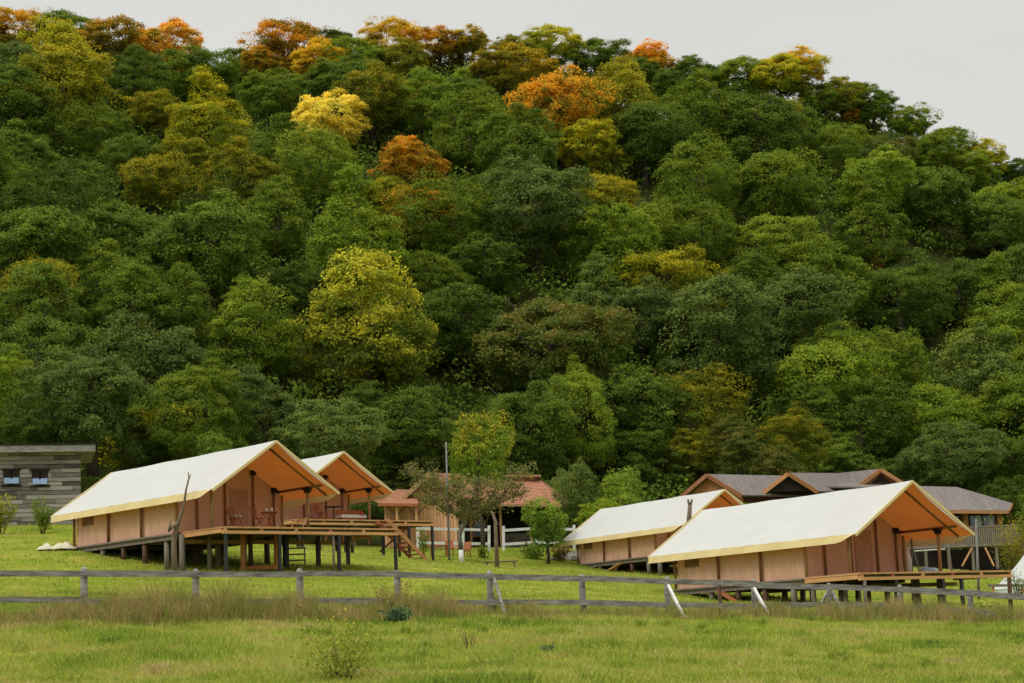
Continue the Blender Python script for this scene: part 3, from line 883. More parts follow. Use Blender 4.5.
p = place(262, 84.8, 0.10)
lg = MB().tube([(-0.9, 0, 0), (0, 0.02, 0.01), (0.9, 0, 0)], [.11, .12, .10], 9).build('log_bench', M['orangelog'], None, True, p); lg.rotation_euler = (0, 0, 0.1); tag(lg, 'orange peeled log lying on the grass under the chair deck', 'log')
st = thing('step_rack', 'dark rack of three plank steps under the chair deck', 'steps', place(297, 87.5), 0.1)
for k in range(3): MB().box((0, 0.3 * k, 0.22 + 0.28 * k), (0.85, 0.25, 0.06)).build('step', M['stiltwood'], st)
for s in (-1, 1): MB().beam((s * .38, -.1, 0), (s * .38, .75, 0.8), 0.06, 0.1).build('side_rail', M['stiltwood'], st)
# folded canvas on the grass
p = place(58, 89.6)
o = MB().grid(lambda u, v: (1.7 * (u - .5), 1.0 * (v - .5), (0.30 + 0.08 * math.sin(11 * u) + 0.05 * math.sin(23 * u + 6 * v)) * (math.sin(math.pi * min(max(u, .001), .999)) ** .35) * (math.sin(math.pi * min(max(v, .001), .999)) ** .35) - 0.02), 26, 14).build('canvas_sheet', M['sheet'], None, True, p)
tag(o, 'folded cream canvas sheet lying on the grass behind the tent by the cabin', 'sheet')

# ------------------------------------------------------------------ weathered cabin
def cabin():
    p = at(81, 524, 104); p.z = h1(p.x, p.y)
    c = thing('weathered_cabin', 'grey board cabin with flat roof and two small windows at the wood edge', 'cabin', p, 0.25)
    W_, D_, H_ = 7.5, 5.0, at(81, 452, 104).z - p.z
    MB().box((-W_ / 2, D_ / 2, H_ / 2 - 0.4), (W_, D_, H_ + 0.8)).build('wall', M['cabinboard'], c)
    r = MB().prism([(-W_ - .3, -.5, H_ + .003), (0.75, -.5, H_ - .02), (0.75, -.5, H_ + .32), (-W_ - .3, -.5, H_ + .36)], (0, D_ + .9, 0)).build('roof', M['greywood'], c)
    MB().box((-W_ / 2 + .22, D_ / 2 - .05, H_ + .39), (W_ + 1.15, D_ + 1.0, 0.06)).build('roof_cap', M['dark'], r)
    for px in (13.5, 41):
        q = at(px, 479, 104); x = q.x - p.x
        zc = q.z - p.z
        w = MB()
        for (dx, dz, sx, sz) in ((0, .42, 1.0, .10), (0, -.42, 1.0, .10), (-.46, 0, .09, .74), (.46, 0, .09, .74)):
            w.box((x, -.02, zc + dz), (sx, .08, sz))
        w = w.build('window', M['dark'], c)
        MB().box((x, -.005, zc + .19), (.83, .03, .36)).build('pane', M['dark'], w)
        MB().prism([(x - .36, -.03, zc - .02), (x + .36, -.03, zc - .02), (x + .36, -.2, zc - .33), (x - .36, -.2, zc - .33)], (0, .02, .02)).build('tilted_pane', M['skyglass'], w)
    return c
cabin()

# ------------------------------------------------------------------ generic gable roof piece
def gable(parent, A, B, hv, drop, m, th=0.12, trim=None, wall=None, base=None, tname='bargeboard', over=0.35):
    """A front apex, B rear apex, hv half-width vector, drop eave drop; all relative to the parent"""
    A, B, hv = V(A), V(B), V(hv)
    ax = (B - A).normalized()
    for s in (-1, 1):
        e = hv * s - V((0, 0, drop))
        n = ax.cross(e).normalized()
        if n.z < 0: n = -n
        o = MB().prism([A, A + e, B + e, B], n * th).build('roof', m, parent)
        if trim:
            off = -ax * 0.04
            MB().beam(A + off + n * (th - .1), A + e + off + n * (th - .1), 0.07, 0.30, n).build(tname, trim, parent)
    if wall:
        i = 1 - over / hv.length
        W0 = A + ax * 0.45
        e1 = hv * i; d1 = drop * i
        z0 = base
        poly = [W0 - e1 - V((0, 0, d1 + .05)), W0 - V((0, 0, .05)), W0 + e1 - V((0, 0, d1 + .05))]
        if z0 is not None:
            poly = [V((poly[0].x, poly[0].y, z0))] + poly + [V((poly[2].x, poly[2].y, z0))]
        return MB().prism(poly, ax * 0.15).build('gable_wall', wall, parent)


def local_mat(o, R):  # give an object its own axes so that board textures run along it
    return o


# ------------------------------------------------------------------ house with the red tiled roof
def red_house():
    O = at(455, 548, 136); O.z = h1(O.x, O.y) - 0.2
    c = thing('tiled_house', 'low timber house with a red tiled roof behind the white fence', 'house', O)
    R = lambda px, py, Y: at(px, py, Y) - O
    # plank wing
    A = R(430, 474, 134); B = R(462, 475, 141)
    gable(c, A, B, (2.0, 0.25, 0), 1.75, M['redtile'], trim=M['log'])
    a = R(384, 505, 134.6); b = R(456.5, 504, 134.6)
    zb = 0.0
    MB().prism([V((a.x, a.y, zb)), V((b.x, b.y, zb)), V((b.x, b.y, b.z)), V((A.x + .15, b.y, A.z - .25)), V((a.x, a.y, a.z))], (0, 3.5, 0)).build('plank_wall', M['vertboard'], c)
    # main body with hip roof
    r1 = R(492, 477.5, 144); r2 = R(541, 480, 144)
    e1 = R(455, 503, 138.5); e2 = R(561, 504.5, 138.5); e3 = R(571, 502, 150); e4 = R(455, 500, 150)
    rf = MB().add([r1, r2, e1, e2, e3, e4], [(2, 3, 1, 0), (3, 4, 1), (4, 5, 0, 1), (5, 2, 0)]).build('roof', M['redtile'], c)
    MB().beam(e1 - V((0, 0, .09)), e2 - V((0, 0, .09)), 0.12, 0.16).build('eave_board', M['log'], rf)
    MB().beam(e2 - V((0, 0, .09)), e3 - V((0, 0, .09)), 0.12, 0.16).build('eave_board', M['log'], rf)
    cap = MB().beam(R(502, 476.5, 144), R(541, 476.5, 144), 1.2, 0.16).build('ridge_canopy', M['log'], c)
    MB().beam(R(506, 479, 144), R(537, 480, 144), 0.5, 0.3).build('ridge_louvre', M['fascia'], cap)
    w1 = R(458, 506, 143); w2 = R(560, 506, 143)
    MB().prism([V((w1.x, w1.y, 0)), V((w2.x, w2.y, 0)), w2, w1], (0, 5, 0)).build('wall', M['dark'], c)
    for px in (470, 500, 530, 559):
        q = R(px, 505, 139.2)
        MB().beam((q.x, q.y, 0), (q.x, q.y, q.z), 0.16, 0.16).build('porch_post', M['log'], c)
    # grey plinth panels and windows in the shade of the porch
    q = R(522, 540, 142.8)
    MB().box((q.x, q.y, .75), (2.6, .1, 1.4)).build('plinth', M['stone'], c)
    for px in (480, 548):
        q = R(px, 525, 142.9)
        w = MB().box((q.x, q.y, 1.9), (1.1, .1, 1.2)).build('window', M['fascia'], c)
        MB().box((q.x, q.y - .055, 1.9), (.9, .03, 1.0)).build('pane', M['glass'], w)
    # lower porch roof towards the tent, with bracketed post
    k1 = R(398, 489, 137); k2 = R(415, 490, 138); f1 = R(378, 503, 131.5); f2 = R(418, 503.5, 131.5); f3 = R(425, 499, 139); f4 = R(370, 499, 139)
    pr = MB().add([k1, k2, f1, f2, f3, f4], [(2, 3, 1, 0), (3, 4, 1), (5, 2, 0), (4, 5, 0, 1)]).build('porch_roof', M['redtile'], c)
    MB().beam(f1 - V((0, 0, .1)), f2 - V((0, 0, .1)), .12, .18).build('eave_board', M['redwood'], pr)
    for px in (396.5, 416):
        q = R(px, 505, 131.8)
        po = MB().beam((q.x, q.y, zb), (q.x, q.y, q.z), 0.15, 0.15).build('porch_post', M['newwood'], c)
        for s in (-1, 1):
            MB().beam((q.x, q.y, q.z - .75), (q.x + s * .6, q.y, q.z - .08), .09, .09).build('bracket', M['darklog'], po)
red_house()

# ------------------------------------------------------------------ brown-roofed house
def brown_house():
    O = at(900, 572, 152); O.z = h1(O.x, O.y) - 0.2
    c = thing('brown_roofed_house', 'large timber house with grey-brown gabled roofs, balcony and tall windows', 'house', O)
    R = lambda px, py, Y: at(px, py, Y) - O
    # wing with open gable end
    A = R(707, 475.5, 146); B = R(835, 478, 158)
    gable(c, A, B, (2.3, -1.5, 0), 1.75, M['browntile'], trim=M['fascia'], wall=M['osb'], base=0)
    # two cross gables
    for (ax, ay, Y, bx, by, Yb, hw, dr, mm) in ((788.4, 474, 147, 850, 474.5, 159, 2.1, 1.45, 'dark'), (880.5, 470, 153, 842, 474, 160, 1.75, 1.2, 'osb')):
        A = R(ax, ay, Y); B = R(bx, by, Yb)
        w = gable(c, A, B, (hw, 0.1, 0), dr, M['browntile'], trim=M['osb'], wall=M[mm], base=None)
        if mm == 'osb':
            q = R(881, 478, Y + .35)
            ww = MB().prism([q + V((-.75, 0, -.35)), q + V((.75, 0, -.35)), q + V((0, 0, .25))], (0, .06, 0)).build('window', M['dark'], w)
    # hidden link roof and body below the gables
    a = R(775, 487, 150); b = R(897, 489, 150); a2 = R(790, 483, 157); b2 = R(893, 483, 157)
    MB().prism([a, b, b2, a2], (0, 0, .12)).build('roof', M['browntile'], c)
    w1 = R(722, 500, 152); w2 = R(935, 500, 152)
    MB().prism([V((w1.x, w1.y, 0)), V((w2.x, w2.y, 0)), V((w2.x, w2.y, w2.z)), V((w1.x, w1.y, w2.z))], (0, 6, 0)).build('wall', M['fascia'], c)
    # right wing with hip roof
    r1 = R(918, 486, 153); r2 = R(957, 487, 152); e1 = R(918, 510, 148); e2 = R(1008, 510.5, 148); e3 = R(1012, 503, 157.5); e4 = R(920, 503, 158)
    n = V((0, 0, .1))
    rf = MB().add([r1, r2, e1, e2, e3, e4], [(2, 3, 1, 0), (3, 4, 1), (4, 5, 0, 1)]).build('roof', M['browntile'], c)
    MB().beam(e1 - V((0, 0, .13)), e2 - V((0, 0, .13)), .1, .22).build('eave_board', M['osb'], rf)
    MB().beam(e2 - V((0, 0, .13)), e3 - V((0, 0, .13)), .1, .22).build('eave_board', M['osb'], rf)
    v1 = R(920, 512, 149.2); v2 = R(1000, 512, 149.2); zf = R(960, 529, 149).z
    MB().prism([V((v1.x, v1.y + .3, zf)), V((v2.x, v2.y + .3, zf)), V((v2.x, v2.y + .3, v2.z + .1)), V((v1.x, v1.y + .3, v2.z + .1))], (0, 7, 0)).build('upper_wall', M['fascia'], c)
    for px in (965, 999):
        q = R(px, 512, 149.0)
        MB().beam((q.x, q.y, zf - .1), (q.x, q.y, v2.z + .02), .34, .3).build('pillar', M['osb'], c)
    for px, w_ in ((976, 1.15), (989, 1.15), (954, 1.0)):
        q = R(px, 521, 149.3)
        ww = MB().box((q.x, q.y + .09, (zf + v2.z) / 2), (w_ * .86, .10, v2.z - zf - .15)).build('window', M['dark'], c)
        MB().box((q.x, q.y + .03, (zf + v2.z) / 2 + .02), (w_ * .74, .03, v2.z - zf - .32)).build('pane', M['glass'], ww)
        if px != 954:
            MB().box((q.x + .17, q.y + .008, (zf + v2.z) / 2), (w_ * .34, .008, v2.z - zf - .36)).build('curtain', M['curtain'], ww)
    # balcony
    q1 = R(905, 546, 147.5); q2 = R(1030, 546, 147.5); zb = R(960, 546, 147.5).z
    MB().box(((q1.x + q2.x) / 2, q1.y + .9, zb), (q2.x - q1.x, 1.8, .18)).build('balcony_floor', M['stiltwood'], c)
    zr = R(960, 527.5, 147.5).z
    rl = MB()
    rl.box(((q1.x + q2.x) / 2, q1.y + .05, zr), (q2.x - q1.x, .1, .1))
    rl = rl.build('balcony_rail', M['stiltwood'], c)
    sl = MB()
    k = int((q2.x - q1.x) / .16)
    for i in range(k):
        sl.box((q1.x + .08 + .16 * i, q1.y + .05, (zb + zr) / 2 + .02), (.115, .03, zr - zb - .15))
    sl.build('balcony_slats', M['stiltwood'], rl)
    for px in (925, 948, 972, 996, 1022):
        q = R(px, 546, 147.7)
        po = MB().beam((q.x, q.y, 0), (q.x, q.y, zb - .09), .2, .2).build('balcony_post', M['stiltwood'], c)
    for xa, xb in ((972, 962), (985, 994)):
        MB().beam(R(xa, 547.5, 147.6), R(xb, 566, 147.6), .12, .12).build('brace', M['newwood'], c)
    l1 = R(900, 548, 151); l2 = R(1030, 548, 151)
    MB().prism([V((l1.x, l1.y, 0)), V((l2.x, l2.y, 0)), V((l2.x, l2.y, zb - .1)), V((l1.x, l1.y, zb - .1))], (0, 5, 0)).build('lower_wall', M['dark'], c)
    q = R(930, 547, 146.5)
    MB().beam(q - V((1.2, 0, .25)), q + V((1.0, 0, -.2)), 1.0, .06).build('awning', M['whitepaint'], c)
    # drain pipe at the corner
    q = R(1010, 511, 148.2)
    MB().tube([(q.x, q.y, q.z), (q.x, q.y, zb)], .05, 6).build('drain_pipe', M['bracket'], c)
brown_house()

# ------------------------------------------------------------------ white fence, poles, bell tent
wf = thing('white_fence', 'white painted two-rail fence before the tiled house', 'fence', gp(500, 133))
W0 = V(wf.location)
wp = [(418, 130.5, 524, 549), (463, 131.5, 525, 549), (489, 132.5, 525.5, 549), (503.5, 133, 526, 549.5), (535, 134, 524, 548), (574, 135.5, 525, 549)]
P2 = []
for px, Y, a, b in wp:
    g = at(px, b, Y); t = at(px, a, Y)
    g.z = min(h1(g.x, g.y), g.z) - .1
    MB().beam(g - W0, t - W0, .18, .18).build('post', M['whitepaint'], wf); P2.append(t)
for k in range(len(P2) - 1):
    if k == 2: continue
    for dz in (-.30, -1.22):
        MB().beam(P2[k] - W0 + V((0, -.115, dz)), P2[k + 1] - W0 + V((0, -.115, dz)), .05, .18).build('rail', M['whitepaint'], wf)


def pole(name, label, px, y0, y1, Y, r, m, lean=0):
    b = at(px, y0, Y); b.z = h1(b.x, b.y) - .2
    t = at(px + lean, y1, Y)
    o = MB().tube([(0, 0, 0), (t - b) * .5, t - b], [r, r * .9, r * .75], 8).build(name, M[m], None, True, b)
    return tag(o, label, 'pole')
pole('utility_pole', 'tall thin grey pole rising before the tiled house', 449, 552, 442, 122, .065, 'pole', -3)
pole('utility_pole', 'grey pole standing on the grass between deck end and balcony', 979, 603, 519, 92, .07, 'pole', -3)
b = at(443.5, 476, 123); 
o = MB().tube([at(446.4, 470, 122) - b, at(430, 477, 124) - b, at(405, 483, 127) - b, at(375, 489, 130) - b], .02, 5).build('cable', M['bracket'], None, False, b); tag(o, 'slack dark cable running from the tall grey pole behind the tent', 'cable')


def bell_tent():
    p = at(1041, 579, 98); p.z = h1(p.x, p.y)
    c = thing('bell_tent', 'white bell tent standing below the tall twiggy shrub beyond the deck end', 'tent', p)
    n = 16
    def fn(u, v):
        a = 2 * math.pi * u
        r = 2.35 * (1 - v) + 0.05
        r *= 1 - 0.10 * math.sin(math.pi * v) - 0.02 * abs(math.sin(8 * a))
        return (r * math.cos(a), r * math.sin(a), 0.35 + 2.35 * v)
    MB().grid(fn, 64, 8).build('canvas_cone', M['canvas'], c, True)
    MB().grid(lambda u, v: (2.38 * math.cos(2 * math.pi * u), 2.38 * math.sin(2 * math.pi * u), 0.36 * v - .1), 48, 1).build('canvas_wall', M['canvas'], c, True)
    MB().tube([(0, 0, 2.6), (0, 0, 2.8)], .06, 8).build('tip', M['log'], c)
bell_tent()
# low rail before the bell tent
lr = thing('low_rail', 'low plain rail on short posts beyond the end of the deck', 'rail', gp(1000, 93))
q0 = V(lr.location)
a = at(988, 585.5, 93); b = at(1030, 585.5, 93)
MB().beam(a - q0, b - q0, .06, .12).build('rail', M['stiltwood'], lr)
for px in (993, 1022):
    t = at(px, 586, 93.1); MB().beam(V((t.x, t.y, h1(t.x, t.y) - .1)) - q0, t - q0, .1, .1).build('post', M['newwood'], lr)


# ------------------------------------------------------------------ garden furniture on the lawn
def garden_table(label, px, Y, rz, w=1.2, h=.7, m='redwood', name='garden_table', seat=False):
    g = gp(px, Y)
    t = thing(name, label, 'table' if 'table' in name else 'bench', g, rz)
    tb = MB()
    for k in range(4): tb.box((0, -.27 + .18 * k, h), (w, .165, .04))
    tb.build('tabletop' if 'table' in name else 'seat', M[m], t)
    for sx in (-1, 1):
        for sy in (-1, 1):
            MB().beam((sx * w * .42, sy * .25, -.05), (sx * w * .38, sy * .18, h - .02), .07, .07).build('leg', M[m], t)
    return t
def garden_chair(label, px, Y, rz, m='redwood'):
    t = thing('garden_chair', label, 'chair', gp(px, Y), rz, 'garden chairs on the lawn')
    MB().box((0, 0, .42), (.5, .48, .05)).build('seat', M[m], t)
    MB().beam((0, .24, .45), (0, .36, .95), .5, .05, (0, 1, 0)).build('backrest', M[m], t)
    for sx in (-1, 1):
        for sy in (-1, 1):
            MB().box((sx * .21, sy * .2, .19), (.055, .055, .46)).build('leg', M[m], t)
garden_table('reddish wooden garden table on the grass before the white fence', 441, 126, .2)
garden_chair('reddish wooden garden chair by the garden table, its back to the white fence', 451.5, 127.5, .1)
garden_chair('lone reddish wooden garden chair beside the whitewashed trunk', 467.5, 126.5, -.4)
garden_table('long low dark bench on the grass beside the broken dead trunk', 502, 110, .05, 1.9, .42, 'stiltwood', 'garden_bench')
garden_table('reddish picnic table seen between the deck posts, farther from the stairs', 336, 137, .3, 1.5, .72, name='picnic_table')
garden_table('reddish picnic table just beyond the deck stairs', 363, 139, -.2, 1.5, .72, name='picnic_table')

# rubble bank
def rubble():
    mb = MB()
    for k in range(150):
        px = random.uniform(556, 612); Y = random.uniform(128, 132.5)
        g = gp(px, Y); r = random.uniform(.12, .34)
        o = len(mb.v)
        pts = []
        for zz, rr in ((-.6, .7), (.1, 1.0), (.75, .6)):
            for i in range(6):
                a = i * math.pi / 3 + random.uniform(-.3, .3)
                pts.append(g + V((math.cos(a) * r * rr * random.uniform(.8, 1.2), math.sin(a) * r * rr, r * zz)))
        mb.add(pts, [(0, 1, 2, 3, 4, 5)[::-1], (12, 13, 14, 15, 16, 17)] + [(a * 6 + i, a * 6 + (i + 1) % 6, a * 6 + 6 + (i + 1) % 6, a * 6 + 6 + i) for a in (0, 1) for i in range(6)])
    o = mb.build('rubble', M['stone']); tag(o, kind='stuff')
rubble()

# ------------------------------------------------------------------ foliage
LM = {  # leaf colours: (green, turned colour, share)
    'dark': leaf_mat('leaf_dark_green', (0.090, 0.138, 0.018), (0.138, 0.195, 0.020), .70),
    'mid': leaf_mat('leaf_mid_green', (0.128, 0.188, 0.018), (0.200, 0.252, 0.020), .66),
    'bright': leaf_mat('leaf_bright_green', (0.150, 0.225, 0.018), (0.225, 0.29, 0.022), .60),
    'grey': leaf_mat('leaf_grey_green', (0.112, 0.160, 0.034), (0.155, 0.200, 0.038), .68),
    'olive': leaf_mat('leaf_olive', (0.155, 0.180, 0.015), (0.36, 0.31, 0.016), .58),
    'yelgreen': leaf_mat('leaf_yellow_green', (0.175, 0.215, 0.014), (0.48, 0.42, 0.018), .60),
    'yellowtop': leaf_mat('leaf_yellow_top', (0.115, 0.155, 0.016), (0.52, 0.48, 0.03), .64, .24),
    'yellow': leaf_mat('leaf_yellow', (0.26, 0.25, 0.02), (0.86, 0.70, 0.09), .36, .3),
    'golden': leaf_mat('leaf_golden', (0.19, 0.18, 0.014), (0.68, 0.44, 0.02), .55, .35),
    'orange': leaf_mat('leaf_orange', (0.24, 0.18, 0.014), (0.76, 0.36, 0.022), .46, .32),
    'orangetop': leaf_mat('leaf_orange_top', (0.15, 0.16, 0.015), (0.70, 0.36, 0.022), .54, .22),
    'oliveor': leaf_mat('leaf_olive_orange', (0.16, 0.16, 0.015), (0.60, 0.33, 0.018), .56, .25),
    'brown': leaf_mat('leaf_brown', (0.100, 0.138, 0.022), (0.20, 0.15, 0.028), .85, .3),
    'red': leaf_mat('leaf_red', (0.18, 0.12, 0.02), (0.40, 0.12, 0.04), .5),
    'shrub': leaf_mat('leaf_shrub', (0.12, 0.20, 0.025), (0.22, 0.29, 0.03), .65),
    'teal': leaf_mat('leaf_thistle', (0.08, 0.16, 0.07), (0.13, 0.20, 0.09), .6),
}


def crown_verts(seed, ncl, nleaf, leaf, hz=0.95, bottom=-0.92, lobes=7, crad=(0.17, 0.33), fill=0.25, taper=0.0, shell=.55, point=.0):
    """leaf faces over an uneven, lobed shell and on boughs that stand out of it; crown of radius about 1, centre at the origin"""
    r = np.random.default_rng(seed)
    L_ = r.normal(size=(lobes, 3)); L_ /= np.linalg.norm(L_, axis=1)[:, None]; L_[:, 2] = np.abs(L_[:, 2]) * .8 - .15
    amp = r.uniform(.05, .36, lobes)
    waves = []
    for fr, am in ((2.2, .10), (4.5, .09), (9.0, .06), (17.0, .035)):
        for _ in range(5):
            w = r.normal(size=3); waves.append((w / np.linalg.norm(w) * fr * r.uniform(.7, 1.3), r.uniform(0, 6.28), am * r.uniform(.6, 1.2)))

    def radius(d):
        k = np.full(len(d), .70)
        for a_, l in zip(amp, L_):
            k += a_ * np.maximum(0, d @ l) ** 3
        return k

    def shape(d, rr):
        p = d * rr[:, None]
        lowm = d[:, 2] < 0
        hxy = np.maximum(np.hypot(d[:, 0], d[:, 1]), .2)
        f = rr * (.98 - .28 * d[:, 2] ** 2) / hxy
        p[lowm, 0] = (d[:, 0] * f)[lowm]; p[lowm, 1] = (d[:, 1] * f)[lowm]; p[lowm, 2] = (d[:, 2] * rr * 1.15)[lowm]
        t_ = 1 - np.clip(p[:, 2], 0, 1.2) * (taper + point)
        p[:, 0] *= t_; p[:, 1] *= t_
        p[:, 2] *= hz * (1 + .25 * point * (p[:, 2] > 0))
        return p

    def dirs(n):
        d = r.normal(size=(int(n * 2.6), 3)); d /= np.linalg.norm(d, axis=1)[:, None]
        return d[d[:, 2] > bottom][:n]
    # boughs
    dc = dirs(ncl)
    inner = r.random(ncl) < fill
    nzc = np.zeros(ncl)
    for w, ph, am in waves:
        nzc += am * np.sin(dc @ w + ph)
    rc = radius(dc) * (1 + nzc) * np.where(inner, r.uniform(.4, .85, ncl), r.uniform(.82, 1.03, ncl))
    c = shape(dc, rc)
    cr = r.uniform(crad[0], crad[1], ncl)
    nb = int(nleaf * (1 - shell))
    per = np.maximum((nb * cr ** 2 / (cr ** 2).sum()).astype(int), 6)
    ci = np.repeat(np.arange(ncl), per); n = len(ci)
    d = r.normal(size=(n, 3)); d /= np.linalg.norm(d, axis=1)[:, None]
    out = c[ci] / (np.linalg.norm(c[ci], axis=1)[:, None] + 1e-6)
    bad = (d * (out * .6 + np.array([0, 0, .7]))).sum(1) < -.25
    d[bad] *= -1
    wob = 1 + .22 * np.sin(d[:, 0] * 5 + ci) * np.sin(d[:, 1] * 5 + 2 * ci)
    pos1 = c[ci] + d * (cr[ci] * r.uniform(.40, 1.12, n) * wob)[:, None] * np.array([1.12, 1.12, .62])
    nrm1 = d * .6 + out * .3 + np.array([0, 0, .5])
    # shell
    m = nleaf - n
    ds = dirs(max(m, 10)); m = len(ds)
    nz = np.zeros(m)
    for w, ph, am in waves:
        nz += am * np.sin(ds @ w + ph)
    rs = radius(ds) * (1 + nz) * (.86 + .2 * r.random(m) ** .6)
    pos2 = shape(ds, rs)
    nrm2 = ds * .7 + np.array([0, 0, .45])
    pos = np.r_[pos1, pos2]; nrm = np.r_[nrm1, nrm2]
    n = len(pos)
    nrm += r.normal(size=(n, 3)) * .55
    nrm /= np.linalg.norm(nrm, axis=1)[:, None]
    t = np.cross(nrm, r.normal(size=(n, 3))); t /= np.linalg.norm(t, axis=1)[:, None] + 1e-9
    b = np.cross(nrm, t)
    s = leaf * r.uniform(.6, 1.25, n)
    q = np.stack([pos - t * s[:, None], pos - b * (s * .62)[:, None], pos + t * s[:, None] - nrm * (s * .25)[:, None], pos + b * (s * .62)[:, None]], 1)
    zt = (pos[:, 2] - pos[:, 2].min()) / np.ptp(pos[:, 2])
    # colour turns bough by bough
    patch = np.zeros(n)
    for _ in range(6):
        w = r.normal(size=3) * 4.5; patch += np.sin(pos @ w * (1 + _ * .25) + r.uniform(0, 6.28)) * .10
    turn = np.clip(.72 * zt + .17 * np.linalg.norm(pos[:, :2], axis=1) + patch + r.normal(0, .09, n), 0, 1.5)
    tint = np.clip(.5 + patch * .5 + r.normal(0, .2, n), 0, 1)
    return q.reshape(-1, 3), turn, tint


def crown_mesh(nm, *a, **k):
    q, turn, tint = crown_verts(*a, **k)
    o = fast_mesh(nm, q, 4, LM['mid'], {'turn': turn, 'tint': tint})
    me = o.data
    bpy.data.objects.remove(o)
    return me


def trunk_mesh(seed, zc, r0=.07, nb=6, m='bark', reach=.62):
    """base at z = 0, crown centre at zc (units of the crown radius)"""
    r = random.Random(seed)
    mb = MB()
    pts = [V((0, 0, -.12))]
    x = y = 0
    for k in range(1, 7):
        x += r.uniform(-.05, .05); y += r.uniform(-.05, .05)
        pts.append(V((x, y, (zc + .45) * k / 6)))
    rad = [r0 * 1.35, r0, r0 * .85, r0 * .7, r0 * .55, r0 * .35, r0 * .12]
    mb.tube(pts, rad, 7)
    for k in range(nb):
        i = r.randint(2, 4); a = 2 * math.pi * (k + r.random() * .6) / nb
        p = pts[i].lerp(pts[i + 1], r.random())
        e = V((math.cos(a) * reach, math.sin(a) * reach, r.uniform(.25, .65)))
        mb.tube([p, p + e * .5 + V((0, 0, -.04)), p + e], [rad[i] * .55, rad[i] * .35, rad[i] * .1], 5)
    me = bpy.data.meshes.new('trunk'); me.from_pydata(mb.v, [], mb.f); me.update(); me.materials.append(M[m])
    me.polygons.foreach_set('use_smooth', [True] * len(me.polygons))
    return me


CROWNS = [crown_mesh('crown', 11 + i, [110, 140, 170, 95, 150, 190, 100, 130, 120, 150][i], 36000, .0245, hz=[.85, 1.0, .9, 1.15, .8, 1.05, .75, 1.2, .95, 1.1][i], lobes=[5, 7, 8, 4, 6, 9, 5, 5, 4, 7][i],
          crad=[(.10, .24), (.09, .2), (.08, .19), (.10, .25), (.09, .2), (.08, .17), (.11, .26), (.09, .2), (.1, .25), (.09, .19)][i], shell=[.16, .24, .2, .12, .25, .28, .12, .22, .15, .22][i], point=[0, .12, 0, .25, 0, .08, 0, .32, .05, .16][i]) for i in range(10)]
FINE = [crown_mesh('crown', 41 + i, [210, 180, 230, 190][i], 50000, .0205, hz=[.95, 1.1, .9, 1.2][i], lobes=[8, 7, 9, 6][i], crad=[(.08, .18), (.08, .2), (.07, .17), (.08, .18)][i], shell=[.2, .25, .18, .22][i], point=[0, .15, 0, .22][i]) for i in range(4)]
TALL = [crown_mesh('crown', 71 + i, 120, 16000, .036, hz=1.9, bottom=-.95, lobes=5, crad=(.10, .22), taper=.32) for i in range(2)]
ZC = 1.0
TRUNKS = [trunk_mesh(i, ZC) for i in range(4)]
LOW_TRUNKS = [trunk_mesh(20 + i, .45, reach=.5) for i in range(3)]


def add_tree(loc, R, kind, crown, label, cat='tree', name='broadleaf_tree', group=None, sq=1.0, zc=ZC, trunk=None, rz=None):
    t = thing(name, label, cat, loc, RNG.uniform(0, 6.28) if rz is None else rz, group)
    t.scale = (R, R, R * sq)
    c = bpy.data.objects.new('crown', crown); COL.objects.link(c); c.parent = t; c.location = (0, 0, zc)
    c.material_slots[0].link = 'OBJECT'; c.material_slots[0].material = LM[kind]
    k = bpy.data.objects.new('trunk', trunk or random.choice(TRUNKS)); COL.objects.link(k); k.parent = t
    return t


